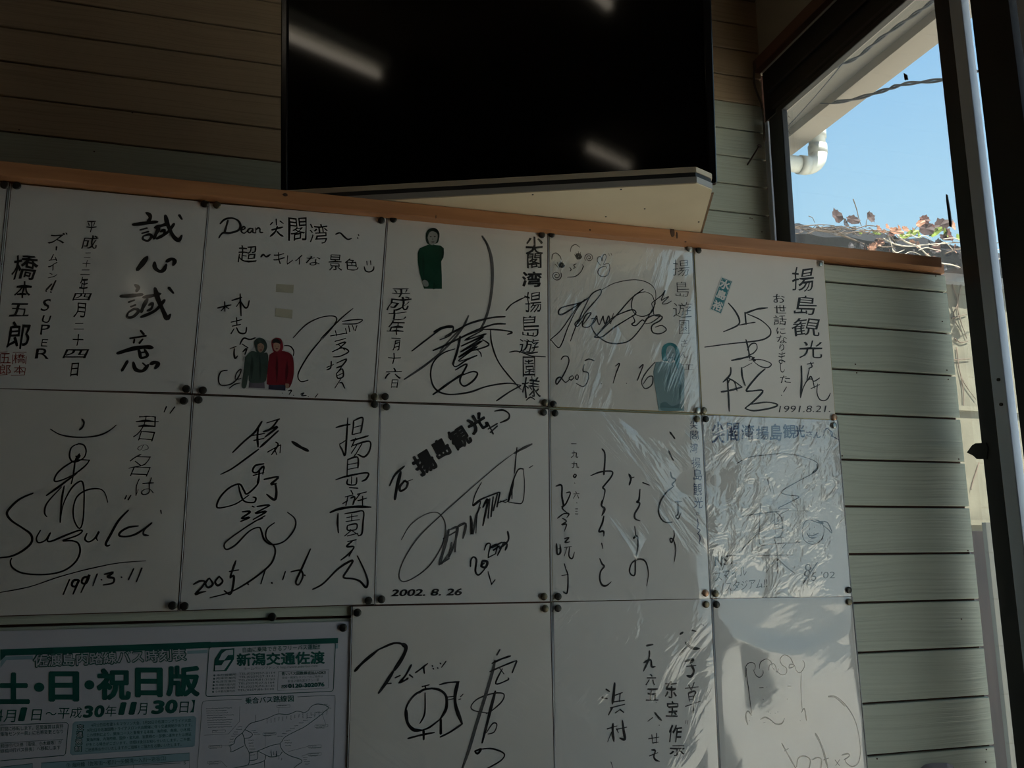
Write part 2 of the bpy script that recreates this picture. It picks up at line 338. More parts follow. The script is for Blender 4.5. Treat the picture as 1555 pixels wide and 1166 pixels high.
stem([wp(1368, 361), wp(1385, 352), wp(1393, 343)], .003)
stem([wp(1430, 400, .3), wp(1445, 402, .3), wp(1458, 406, .3)], .005, STEML)
for k in range(46):
    x0 = sr.uniform(1188, 1500); y0 = 346+(x0-1188)*.07+sr.uniform(-4, 34); L = sr.uniform(15, 60)
    if x0 < 1320: y0 = 345+(x0-1188)*.06+sr.uniform(-5, 6)
    pts = [wp(x0+L*t, y0+sr.uniform(-4, 4)+L*t*.12*sr.uniform(-1, 1.5), .28+sr.uniform(0, .06)) for t in (0, .33, .66, 1)]
    stem(pts, sr.uniform(.0018, .004), STEML if x0 > 1330 and k % 2 else STEM)
for poly in ([(600, 150), (625, 230), (605, 290), (640, 360)], [(640, 150), (625, 260), (665, 390)], [(600, 300), (665, 282)], [(610, 390), (640, 408), (672, 400)], [(620, 430), (640, 560), (705, 660)], [(640, 560), (650, 620), (652, 700)], [(720, 940), (690, 1030), (684, 1060)], [(600, 486), (680, 480)]):
    stem([onwall(1240+a*.3431, 380+b*.3431, YN-.012) for a, b in poly], .0045)
LOBES = [(0, -.46), (.20, -.42), (.42, -.34), (.42, -.14), (.50, .06), (.36, .18), (.28, .34), (.14, .36), (.02, .54), (-.12, .36), (-.28, .32), (-.34, .15), (-.48, .02), (-.40, -.16), (-.38, -.36), (-.16, -.42)]
leaf_cache = {}
def leaf(px, py, w, h, rot, M, d=.3, tilt=0.0, curl=.25):
    c = wp(px, py, d); s = (c-Vector((0, 0, H))).dot(FWD)/FPX
    key = (M.name, round(curl, 1))
    if key not in leaf_cache:
        V = [(0, curl*.35, 0)]+[(x, -curl*(abs(x)*1.1-.2)+.06*math.sin(9*z), z) for x, z in LOBES]; n = len(LOBES)
        V += [(x, y+.012, z) for x, y, z in V]; F = [(0, 1+i, 1+(i+1) % n) for i in range(n)]
        F += [(n+1, n+2+(i+1) % n, n+2+i) for i in range(n)]+[(1+i, n+2+i, n+2+(i+1) % n, 1+(i+1) % n) for i in range(n)]
        me = bpy.data.meshes.new('leaf'); me.from_pydata(V, [], F); me.materials.append(M); leaf_cache[key] = me
    o = bpy.data.objects.new('leaf', leaf_cache[key]); COL.objects.link(o); o.parent = vine; o.matrix_parent_inverse = Matrix.Translation(-vine.location)
    o.location = c; o.scale = (w*s, (w+h)/2*s, h*s); o.rotation_euler = (tilt, rot, sr.uniform(-.5, .5))
for a in ((1270.8, 327.5, 17, 25, -.35, LEAFS), (1284, 337, 20, 12, .3, LEAFD), (1295, 333, 24, 15, .2, LEAFS), (1323, 329, 20, 13, 1.2, LEAFS), (1404, 333, 17, 16, .4, LEAFR), (1406, 346, 26, 24, .2, LEAFS), (1420, 352, 26, 12, -.6, LEAFG), (1388, 350, 16, 8, .4, LEAFP), (1416, 345, 14, 16, .9, LEAFR), (1352, 354, 22, 8, 0, LEAFR), (1343, 351, 22, 7, -.2, LEAFP), (1434, 360, 26, 10, .1, LEAFS), (1366, 346, 16, 7, .5, LEAFP), (1397, 339, 22, 10, -.5, LEAFP),
          (1429, 341, 30, 22, -.5, LEAFS), (1441, 355, 26, 20, .3, LEAFR), (1436, 352, 18, 12, .8, LEAFG), (1335, 347, 24, 10, .2, LEAFP), (1360, 350, 30, 11, .1, LEAFP), (1347, 343, 10, 8, .1, LEAFP), (1384, 354, 26, 11, -.4, LEAFG),
          (1395, 355, 12, 14, .2, LEAFG), (1306, 353, 10, 5, 0, LEAFG), (1331, 353, 16, 7, .3, LEAFG), (1448, 341, 18, 14, 1, LEAFP), (1500, 354, 12, 16, .2, LEAFG), (1504, 345, 10, 12, .5, LEAFP), (1456, 360, 18, 10, .5, LEAFG), (1375, 347, 14, 8, .6, LEAFP), (1372, 358, 20, 8, 0, LEAFG)):
    leaf(*a)
for k in range(70):
    x0 = sr.uniform(1290, 1510); y0 = 358+(x0-1290)*.07+sr.uniform(0, 40)
    leaf(x0, y0, sr.uniform(9, 18), sr.uniform(9, 18), sr.uniform(-3, 3), sr.choice([LEAFD, LEAFD, LEAFD, LEAFR, LEAFD, LEAFP]), .24+sr.uniform(0, .05), sr.uniform(-.5, .5))
for k in range(8):
    leaf(sr.uniform(1200, 1300), 350+sr.uniform(-3, 4), 9, 7, sr.uniform(-3, 3), LEAFD, .27)  # left end gets dark leaves only, shade put into their colour
# debris on the glass
for pts, lab in ((((1373.5, 111), (1378, 114), (1379.5, 121), (1375, 122), (1374, 117)), 'small dark insect speck on the window glass against the sky'),
                 (((1437.5, 295), (1439.5, 296), (1441.5, 308), (1444, 322), (1446, 340), (1445.5, 345), (1443, 344), (1440, 322), (1438, 305)), 'long narrow dark withered leaf stuck on the glass beside the stile')):
    P = [onside(a, b, XW+.012) for a, b in pts]; n = len(P); V = P+[Vector((p.x-.002, p.y, p.z)) for p in P]
    tag(mesh_obj('withered_leaf' if n > 5 else 'insect', V, [tuple(range(n)), tuple(range(n, 2*n))[::-1]]+[(i, (i+1) % n, n+(i+1) % n, n+i) for i in range(n)], LEAFD), lab, 'leaf' if n > 5 else 'insect')
# weathered shutter outside, seen between panel and stile
shb = empty('weathered_shutter', (1.20, 1.16, -H-.3), 'weathered pinkish brown shutter standing outside low behind the stile', 'shutter')
SHM = mat('weathered pink brown wood', (.30, .19, .155), .6, noise=(30, 30, 4, 4), color2=(.17, .12, .10)); SHL = mat('grey shutter edge', (.33, .31, .26), .7, noise=(60, 60, 3, 4), color2=(.22, .20, .17))
ya, yb, yc = [onside(px, 847, 1.165).y for px in (1478, 1499.5, 1506)]
box('panel', (1.165, yb, -H-.3), (1.195, ya+.05, -.005), SHM, shb); box('edge_strip', (1.160, yc, -H-.3), (1.198, yb-.0005, .01), SHL, shb)


# ------------------------------------------------------------------ television, shelf, lamps
SHELFW = mat('cream melamine board', (.80, .69, .50), .5, noise=(7, 7, 7, 5), color2=(.70, .59, .41))
SHELFE = mat('beige shelf edge', (.52, .44, .32), .4)
SHELFG = mat('grey shelf edge', (.36, .34, .31), .32)
SHELFB = mat('black rubber stripe', (.012, .012, .012), .5)
SHELFT = mat('brown shelf side band', (.25, .14, .07), .6)
SCREEN = mat('glossy black screen', (.0015, .0015, .0018), .06, spec=.5)
BEZ = mat('gloss black bezel', (.006, .006, .007), .18)
CASE = mat('matt black casing', (.01, .01, .011), .6)
EX, NX = Vector((.9265, -.376, 0)), Vector((-.376, -.9265, 0))
A = Vector((.511, .934, 0)); B = Vector((.543, .948, 0)); L0 = A-EX*.66
sh_ = [A, B, B-NX*.40, L0-NX*.40, L0]
sh = empty('television_shelf', (.3, 1.1, .475), 'cream corner shelf with striped edge under the black television', 'shelf')
def inset(P, d):
    c = sum(P, Vector())/len(P); return [(p+(c-p).normalized()*d) for p in P]
def layer(name, z0, z1, M, d): prism(name, [(p.x, p.y) for p in inset(sh_, d)], z0, z1, M, sh)
layer('board', .4752, .4768, SHELFW, .0008)
layer('edge_band', .4768, .4855, SHELFG, 0)
layer('stripe', .4855, .4925, SHELFB, .0015)
layer('edge_band', .4925, .4995, SHELFE, 0)
layer('top_board', .4995, .5005, SHELFW, .0008)
q0, q1 = B-NX*.012, B-NX*.40
vf = ([], []); P = [q0, q1, q1+EX*.003, q0+EX*.003]; prism('side_band', [(p.x, p.y) for p in P], .4753, .4766, SHELFT, sh)
for px, py in ((809, 295.5), (943, 287.5), (1061, 337), (920, 329), (979, 317)):
    d = ray(px, py); d = d*(.4750/d.z); n = 8; V = [(d.x+.0014*math.cos(2*math.pi*k/n), d.y+.0014*math.sin(2*math.pi*k/n), z+H) for z in (.4746, .4754) for k in range(n)]
    mesh_obj('nail_head', V, [tuple(range(n))[::-1]]+[(k, (k+1) % n, n+(k+1) % n, n+k) for k in range(n)], CASE, sh)
# television
t = math.radians(7); NT = Vector((NX.x*math.cos(t), NX.y*math.cos(t), -math.sin(t))); UT = Vector((NX.x*math.sin(t), NX.y*math.sin(t), math.cos(t)))
d = ray(1058.6, 278.4); P0 = d*(.475/d.z); BASE = P0-NX*.06+Vector((0, 0, .06+H))
def T(a, u, n): return BASE+EX*a+UT*u+NT*n
tv = empty('television', (.3, 1.15, .50), 'black flat screen television on the cream corner shelf', 'television')
def tbox(name, a0, a1, u0, u1, n0, n1, M, bev=0, smooth=False):
    V = [T(a, u, n) for n in (n0, n1) for a, u in ((a0, u0), (a1, u0), (a1, u1), (a0, u1))]
    o = mesh_obj(name, V, [(0, 3, 2, 1), (4, 5, 6, 7), (0, 1, 5, 4), (1, 2, 6, 5), (2, 3, 7, 6), (3, 0, 4, 7)], M, tv)
    bm = bmesh.new(); bm.from_mesh(o.data); bmesh.ops.recalc_face_normals(bm, faces=bm.faces)
    if bev: bmesh.ops.bevel(bm, geom=bm.edges[:], offset=bev, segments=3, affect='EDGES', profile=.5)
    bm.to_mesh(o.data); bm.free(); return o
a0, a1, u0, u1 = -.640, .036, -.0335, .372
tbox('casing', a0+.004, a1-.004, u0+.002, u1-.003, -.040, -.008, CASE, .004)
tbox('rear_cover', a0+.09, a1-.09, u0+.03, u1-.06, -.085, -.040, CASE, .01)
for n_, (b0, b1, c0, c1) in enumerate(((a0, a0+.012, u0, u1), (a1-.012, a1, u0, u1), (a0+.012, a1-.012, u0, u0+.016), (a0+.012, a1-.012, u1-.012, u1))):
    tbox('bezel', b0, b1, c0, c1, -.010, .004, BEZ, .0025)
tbox('screen', a0+.0115, a1-.0115, u0+.0155, u1-.0115, -.009, .0005, SCREEN)
box('stand_base', (.20, 1.12, .5006), (.38, 1.24, .515), CASE, tv, .003)
# fluorescent lamps that show up as streaks in the screen
TUBE = mat('lit fluorescent tube', (.9, .9, .85), .5, emis=(1, .88, .70, 2.6)); LAMPB = mat('white lamp housing', (.75, .73, .68), .5)
def lamp(xs, y0, y1, label):
    xm = sum(xs)/len(xs); o = empty('ceiling_light', (xm, (y0+y1)/2, 1.5), label, 'ceiling light', 'ceiling lamps behind the viewer')
    box('housing', (min(xs)-.05, y0-.04, 1.44), (max(xs)+.05, y1+.04, 1.4995), LAMPB, o, .006)
    for x in xs:
        vf = ([], []); tube(vf, [(x, y0, 1.415+H), (x, y1, 1.415+H)], .016, 12); mesh_obj('tube', *vf, TUBE, o, True)
        for y in (y0-.02, y1+.005): box('socket', (x-.015, y, 1.40), (x+.015, y+.015, 1.441), LAMPB, o)
lamp((-1.27,), -.56, .54, 'single tube ceiling lamp nearest the television')
lamp((-1.08,), -3.02, -2.30, 'single tube ceiling lamp near the rear wall')
lamp((-.17,), -.45, .05, 'short ceiling lamp over the viewer')
# long nail sticking out of the upper wall
p = onwall(1153, 222, 1.60); q = onwall(1135, 250, D2-.002)
vf = ([], []); tube(vf, [tuple(q), tuple(p)], .0022, 10); nl = mesh_obj('iron_nail', *vf, mat('rusty nail iron', (.05, .03, .025), .5, metal=.6), None, True)
tag(nl, 'long rusty nail sticking out of the siding beside the window', 'nail')
dv = (p-q).normalized(); vf = ([], []); tube(vf, [tuple(p), tuple(p+dv*.002)], .0055, 12); mesh_obj('head', *vf, nl.data.materials[0], nl)
# thin cable running round the window corner
P = [onwall(a, b, y) for a, b, y in ((1149, 92, 1.645), (1145, 112, 1.645), (1146, 130, 1.645), (1153, 150, 1.64), (1158, 165, 1.63), (1160, 190, 1.63), (1161, 215, 1.63))]
vf = ([], []); tube(vf, catmull([tuple(a) for a in P], 5), .0028, 8)
tag(mesh_obj('cord', *vf, mat('brown grey cord', (.10, .08, .06), .6), None, True), 'thin brown cord curling round the upper left window corner', 'cord')

# ------------------------------------------------------------------ writing tools
DC = 1.120                                    # front plane of the art boards
PPM = 1150.0
def px2w(px, py, D=DC): p = onwall(px, py, D); return (p.x, p.z)
class Crop:
    def __init__(s, x, y, k): s.x, s.y, s.k = x, y, k
    def P(s, a, b, D=DC): return px2w(s.x+a*s.k, s.y+b*s.k, D)
    def W(s, w): return w*s.k/PPM
class Ink:
    """collects flat strokes and glyphs lying on a board at depth y"""
    def __init__(s, y=DC-.0003): s.V, s.F, s.y, s.c = [], [], y, 0
    def add(s, pts2, faces):
        s.c = (s.c+1) % 10; n = len(s.V); s.V += [(p[0], s.y-1e-5*(s.c+(p[2] if len(p) > 2 else 0)), p[1]) for p in pts2]; s.F += [tuple(n+i for i in f) for f in faces]
    def ribbon(s, P, w, taper=.55, smooth=True):
        if len(P) == 1: P = [P[0], (P[0][0]+w*.3, P[0][1]-w*.3)]
        if smooth and len(P) > 2: P = catmull(P, 5)
        N = len(P); L = []; R = []
        for i, p in enumerate(P):
            a = P[max(i-1, 0)]; b = P[min(i+1, N-1)]; dx, dz = b[0]-a[0], b[1]-a[1]; l = math.hypot(dx, dz) or 1e-9
            t = i/(N-1); ww = w/2*(taper+(1-taper)*min(1, 5*min(t+.05, 1.02-t)))*(1+.13*math.sin(t*9+p[0]*90))
            L.append((p[0]-dz/l*ww, p[1]+dx/l*ww)); R.append((p[0]+dz/l*ww, p[1]-dx/l*ww))
        def cap(p, q, w): 
            dx, dz = p[0]-q[0], p[1]-q[1]; l = math.hypot(dx, dz) or 1e-9; return (p[0]+dx/l*w, p[1]+dz/l*w)
        s.add(L+R+[cap(P[0], P[1], w*.3), cap(P[-1], P[-2], w*.3)], [(i, i+1, N+i+1, N+i) for i in range(N-1)]+[(0, N, 2*N), (N-1, 2*N-1, 2*N+1)])
    def strokes(s, crop, text, w=8, taper=.55, smooth=True):
        for st in text.replace('\n', ' ').split(';'):
            pts = []
            for tok in st.split():
                if tok[0] == 'w': w = float(tok[1:])
                else: a, b = tok.split(','); pts.append(crop.P(float(a), float(b)))
            if pts: s.ribbon(pts, crop.W(w)*1.2, taper, smooth)
    def glyph(s, crop, ch, cx, cy, w, h, rot=0, bold=0.0, wob=.012, shear=0.0, seed=None):
        V, F, (x0, x1, y0, y1) = glyph_mesh(ch, bold)
        if ch in '一二三ー・.,-〜~三こ': k = w/max(x1-x0, .01); sx_, sy_ = w/(x1-x0), (h/(y1-y0) if (y1-y0) > .3 else k)
        else: sx_, sy_ = w/(x1-x0), h/(y1-y0)
        r = random.Random(str(ch)+str(round(cx))+str(round(cy))); ph = [r.uniform(0, 6.28) for _ in range(6)]
        c, sn = math.cos(rot), math.sin(rot); out = []
        for q in V:
            x, y, ly = q[0], q[1], (q[2] if len(q) > 2 else 0)
            u, v = (x-(x0+x1)/2), (y-(y0+y1)/2)
            u2 = u+wob*(math.sin(7*v+ph[0])+.7*math.sin(11*u+ph[1]))+shear*v; v2 = v+wob*(math.sin(8*u+ph[2])+.7*math.sin(10*v+ph[3]))
            a, b = u2*sx_, -v2*sy_; out.append((*crop.P(cx+a*c-b*sn, cy+a*sn+b*c), ly))
        s.add(out, F)
    def glyphs(s, crop, items, bold=0.0, wob=.012, rot=0, shear=0):
        for it in items: s.glyph(crop, it[0], it[1], it[2], it[3], it[4], it[5] if len(it) > 5 else rot, bold, wob, shear)
    def run(s, crop, body, x0, y0, x1, y1, h, bold=0.0, shear=0.0, wob=0.0):
        """text from baseline-left to baseline-right, letter height h (crop px)"""
        V, F, (a0, a1, b0, b1) = glyph_mesh(body, bold); L = math.hypot(x1-x0, y1-y0); c, sn = (x1-x0)/L, (y1-y0)/L
        kx = L/(a1-a0); ky = h/(b1-b0); out = []
        for q in V:
            x, y, ly = q[0], q[1], (q[2] if len(q) > 2 else 0)
            a = (x-a0)*kx+shear*(y-b0)*ky; b = -(y-b0)*ky
            if wob: a += wob*h*math.sin(y*7+x*2.3); b += wob*h*math.sin(x*3.1)
            out.append((*crop.P(x0+a*c-b*sn, y0+a*sn+b*c), ly))
        s.add(out, F)
    def poly(s, crop, pts): s.add([crop.P(a, b) for a, b in pts], [tuple(range(len(pts)))])
    def ellipse(s, crop, cx, cy, rx, ry, w=None, n=24):
        P = [crop.P(cx+rx*math.cos(2*math.pi*i/n), cy+ry*math.sin(2*math.pi*i/n)) for i in range(n+1)]
        if w: s.ribbon(P, crop.W(w), 1, False)
        else: s.add(P[:-1], [tuple(range(n))])
    def spiral(s, crop, cx, cy, r, turns, w, ph=0):
        N = int(14*turns); s.ribbon([crop.P(cx+r*(1-i/N*.85)*math.cos(ph+6.283*turns*i/N), cy+r*(1-i/N*.85)*math.sin(ph+6.283*turns*i/N)) for i in range(N+1)], crop.W(w), 1)
    def build(s, name, M, parent): return mesh_obj(name, s.V, s.F, M, parent)
_gc = {}
def glyph_mesh(ch, bold=0.0):
    key = (ch, bold)
    if key in _gc: return _gc[key]
    if bold > 0:                       # heavier lettering: the same outline laid down again a little to each side
        V0, F0, (a0, a1, b0, b1) = glyph_mesh(ch, 0.0); nd = 4 if bold < .025 else 8; V = []; F = []
        for j in range(nd):
            th = 6.2832*(j+.5)/nd; n = len(V); V += [(x+bold*math.cos(th), y+bold*math.sin(th), j) for x, y in V0]; F += [tuple(n+i for i in f) for f in F0]
        _gc[key] = (V, F, (a0-bold, a1+bold, b0-bold, b1+bold)); return _gc[key]
    cu = bpy.data.curves.new('t', 'FONT'); cu.body = ch; cu.size = 1; cu.resolution_u = 3; cu.offset = min(0, bold)
    o = bpy.data.objects.new('t', cu); COL.objects.link(o); dg = bpy.context.evaluated_depsgraph_get()
    me = bpy.data.meshes.new_from_object(o.evaluated_get(dg)); V = [(v.co.x, v.co.y) for v in me.vertices]; F = [tuple(p.vertices) for p in me.polygons]
    bpy.data.objects.remove(o); bpy.data.curves.remove(cu); bpy.data.meshes.remove(me)
    xs = [v[0] for v in V]; ys = [v[1] for v in V]; _gc[key] = (V, F, (min(xs), max(xs), min(ys), max(ys))); return _gc[key]

SL_SOFT = sleeve_mat('thin clear plastic sleeve', 1.1, .5, (9, 9, 60), -.6, .10, .56)
SL_MID = sleeve_mat('wrinkled clear plastic sleeve', 2.4, 1.0, (9, 9, 62), 1.15, .05, .53)
SL_POEM = sleeve_mat('creased clear plastic sleeve', 2.2, .9, (7, 9, 44), -.85, .06, .56)
SL_PLAY = sleeve_mat('softly wrinkled clear plastic sleeve', 1.7, .9, (9, 9, 26), .75, .07, .50)
SL_MUCH = sleeve_mat('crumpled clear plastic sleeve', 2.7, 1.0, (24, 9, 40), .9, .05, .42)
SL_FOLD = sleeve_mat('loosely folded clear plastic sleeve', 1.8, .35, (5, 9, 16), .35, .08, .47)
SL_EDGE = mat('pale glint plastic fold', (.55, .57, .60), .18)  # opaque pale colour stands in for light caught on the sleeve edge
CARDS = {}
def card(key, quad, label, paper=None, sleeve=SL_SOFT, gold=False, sag=.0012, seed=0, edge=True):
    """quad: tl,tr,br,bl pixel corners on the wall plane"""
    q = [px2w(*p) for p in quad]; cx_ = sum(p[0] for p in q)/4; cz = sum(p[1] for p in q)/4
    o = empty('signed_card', (cx_, DC, cz-H), label, 'autograph card', 'signed art boards on the siding wall'); o['pins'] = 0
    V = [(x, DC, z) for x, z in q]+[(x, DC+.002, z) for x, z in q]
    mesh_obj('art_board', V, [(0, 1, 2, 3), (7, 6, 5, 4), (0, 4, 5, 1), (1, 5, 6, 2), (2, 6, 7, 3), (3, 7, 4, 0)], paper or PAPER, o)
    d = .0011; sg = [(-d, d), (d, d), (d, -d), (-d, -d)]
    V = [(q[i][0]+sg[i][0], DC+.0006, q[i][1]+sg[i][1]) for i in range(4)]+[(q[i][0]+sg[i][0], DC+.0036, q[i][1]+sg[i][1]) for i in range(4)]
    mesh_obj('edge_trim', V, [(0, 1, 2, 3), (7, 6, 5, 4), (0, 4, 5, 1), (1, 5, 6, 2), (2, 6, 7, 3), (3, 7, 4, 0)], GOLD if gold else GROOVE, o)
    if sleeve:
        n = 26 if key != 'M' else 64; r = random.Random(seed+11); ph = [r.uniform(0, 6.28) for _ in range(8)]; V = []; F = []
        for j in range(n+1):
            for i in range(n+1):
                s_, t_ = i/n, j/n
                x = (q[0][0]*(1-s_)+q[1][0]*s_)*(1-t_)+(q[3][0]*(1-s_)+q[2][0]*s_)*t_; z = (q[0][1]*(1-s_)+q[1][1]*s_)*(1-t_)+(q[3][1]*(1-s_)+q[2][1]*s_)*t_
                rim = i in (0, n) or j in (0, n)
                b = .0011+sag*(math.sin(3*s_+5*t_+ph[0])+.6*math.sin(9*s_-6*t_+ph[1])+.4*math.sin(4*s_+13*t_+ph[2]))*.35*min(1, 6*min(s_, 1-s_, t_, 1-t_))
                if key == 'M':
                    u = t_-(.06+.13*math.sin(math.pi*s_)); b += .0075*(max(0, min(1, u/.10)) if u < .10 else max(0, 1-(u-.10)/.45))*math.sin(math.pi*s_)**.7*min(1, 8*t_)
                if rim: x += (-.0010 if i == 0 else .0010 if i == n else 0); z += (.0010 if j == 0 else -.0010 if j == n else 0)
                V.append((x, DC-(.0002 if rim else max(.0007, b)), z))
        for j in range(n):
            for i in range(n): a = j*(n+1)+i; F.append((a, a+n+1, a+n+2, a+1))
        mesh_obj('plastic_sleeve', V, F, sleeve, o, True)
        if edge:
            for side in (1, 3):
                (xa, za), (xb, zb_) = (q[1], q[2]) if side == 1 else (q[0], q[3])
                vf = ([], []); off = .0016 if side == 1 else -.0016
                tube(vf, [(xa+off, DC-.0001, za), (xb+off, DC-.0001, zb_)], .0007, 6); mesh_obj('sleeve_fold', *vf, SL_EDGE, o, True)
    CARDS[key] = o; return o

# card outlines (pixel corners on the wall plane)
cA = card('A', [(18, 279), (316, 307), (289, 596), (-12, 589)], 'art board with four big brush characters and red seal, top left of wall', seed=1)
cZ = card('Z', [(-300, 246), (11, 277.5), (-19, 588), (-340, 578)], 'art board of which only a sliver shows at the left photo edge', seed=2)
cB = card('B', [(319, 308.5), (586.5, 331), (566, 608), (293, 597)], 'art board greeting Dear with smiley and photo of two people in hoods', seed=3)
cC = card('C', [(590, 331.5), (831, 353), (832, 616), (571, 609)], 'art board with large sweeping black signature under a green sweater photo', paper=PAPERO, seed=4)
cD = card('D', [(835, 354), (1050.5, 376), (1063, 626), (836.5, 617)], 'art board with winking face doodle and date 2005.1.16', paper=PAPERO, sleeve=SL_MID, gold=True, seed=5)
cE = card('E', [(1054.5, 376), (1250.5, 395), (1268.5, 636.5), (1067, 628)], 'art board with slanted teal name sticker and date 1991.8.21', paper=PAPERO, sleeve=None, gold=True, seed=6)
cF = card('F', [(-15, 590), (291, 600), (269.5, 927), (-42, 936)], 'aged art board with smile drawing and flowing signature dated 1991.3.11', paper=PAPERO, seed=7)
cG = card('G', [(295, 600.5), (576, 611.5), (568, 917), (273.5, 926.5)], 'art board with cursive vertical signature and date 2005.1.16 without doodle', seed=8)
cH = card('H', [(579, 612), (832.5, 621.5), (835, 913), (571, 917.5)], 'art board starting To with slanted signature dated 2002.8.26', seed=9)
cI = card('I', [(836.5, 622), (1064.5, 630.5), (1077.5, 908.5), (839.5, 913)], 'art board of thin brush poem lines in four columns', paper=PAPER, sleeve=SL_POEM, gold=True, seed=10)
cJ = card('J', [(1067.5, 630.5), (1271, 638.5), (1292, 905), (1080.5, 908)], 'crumpled film art board with blue heading and ponytail face doodle', sleeve=SL_MUCH, seed=11)
cK = card('K', [(536, 921), (835, 915.5), (842, 1195), (529, 1195)], 'aged art board with round clock drawing beside the bus timetable', paper=PAPERO, seed=12)
cL = card('L', [(841, 914.5), (1079, 909.5), (1092, 1195), (844, 1195)], 'art board with brushed play title columns below the poem card', sleeve=SL_PLAY, seed=13)
cM = card('M', [(1083, 909.5), (1293, 906.5), (1319, 1195), (1096, 1195)], 'art board with curly haired line drawn face, bottom right', sleeve=SL_FOLD, sag=.0035, seed=14)

PAPT = mat('yellowed adhesive tape', (.56, .53, .42), .5)
def flat(name, crop, pts, M, parent, th=.0003, y=DC):
    P = [crop.P(a, b) for a, b in pts]; n = len(P); V = [(x, y-th, z) for x, z in P]+[(x, y-.0001, z) for x, z in P]
    return mesh_obj(name, V, [tuple(range(n)), tuple(range(n, 2*n))[::-1]]+[(i, (i+1) % n, n+(i+1) % n, n+i) for i in range(n)], M, parent)
# ---- card A
c = Crop(0, 270, .28294); k = Ink()
k.strokes(c, """w17 785,188 803,200 806,218 792,240; 712,252 770,245 845,236; w13 752,280 790,270; 762,298 798,289; w12 768,314 800,304 814,314 795,338 768,330 768,316;
w16 830,268 870,256 905,246; 855,268 838,300 826,328; w12 860,290 884,280 876,308 852,318; w18 888,202 902,255 930,312 958,335 976,310; w14 935,246 900,292 840,328; w18 962,200 976,222;
w22 790,425 758,468 736,495; w17 830,453 832,482 856,502 878,495 893,465; 893,450 920,436 938,446 930,470;
w17 725,575 742,590 732,610; 646,636 710,632 766,626; w13 690,668 722,656; 702,692 728,682; 690,722 722,704 744,714 716,745 682,748 688,724; w16 768,642 820,632 862,622; 792,650 770,690 758,722;
w12 798,684 820,674 812,702 790,714; w20 832,592 848,650 878,718 896,754 914,734; w15 884,655 834,712 756,748; w20 906,590 930,618;
w17 755,820 772,840; w14 698,862 784,848; 722,868 718,886; 766,866 748,888; w19 630,942 710,918 780,908 820,912; w13 742,916 750,940 758,966 792,954 776,922; 748,940 784,934; w22 684,985 655,1034; w16 716,990 728,1028 766,1036 796,1004; 806,1000 832,990 850,998 832,1024; w12 766,994 784,1010""")
k.glyphs(c, [('平',490,262,55,60),('成',482,345,88,75),('二',470,417,35,28),('十',465,462,42,40),('二',458,508,50,28),('年',450,575,45,85),('四',442,638,90,38),('月',430,710,60,78),('二',425,798,55,35),('十',418,870,58,62),('四',408,945,130,48),('日',402,1027,40,72),
 ('ズ',308,325,95,58),('ム',287,428,46,36),('イ',282,475,46,46),('ン',283,525,46,28),('S',248,683,46,64),('U',250,758,45,40),('P',243,812,50,54),('E',238,885,34,40),('R',230,945,75,54)], .008, .025, 0, .15)
k.glyphs(c, [('橋',133,480,138,136),('本',125,603,88,90),('五',105,708,108,70),('郎',103,845,118,140)], .012, .03, 0, .15)
k.strokes(c, "w10 304,370 302,388; w12 275,602 300,552; 250,600 278,570; w10 272,612; 246,606")
k.build('ink_writing', INK, cA)
k = Ink(); k.glyphs(c, [('橋',103,968,62,54),('本',105,1030,62,46),('五',30,968,54,54),('郎',28,1028,60,56)], 0, .01)
k.strokes(c, "w4 2,936 40,934; 70,937 142,936; 142,960 138,1000; 137,1020 132,1058; 132,1058 60,1060; 40,1056 0,1058; 68,950 66,1000; 2,945 0,1000", smooth=False)
tag(k.build('seal_stamp', INKR, cA), 'red square seal print')
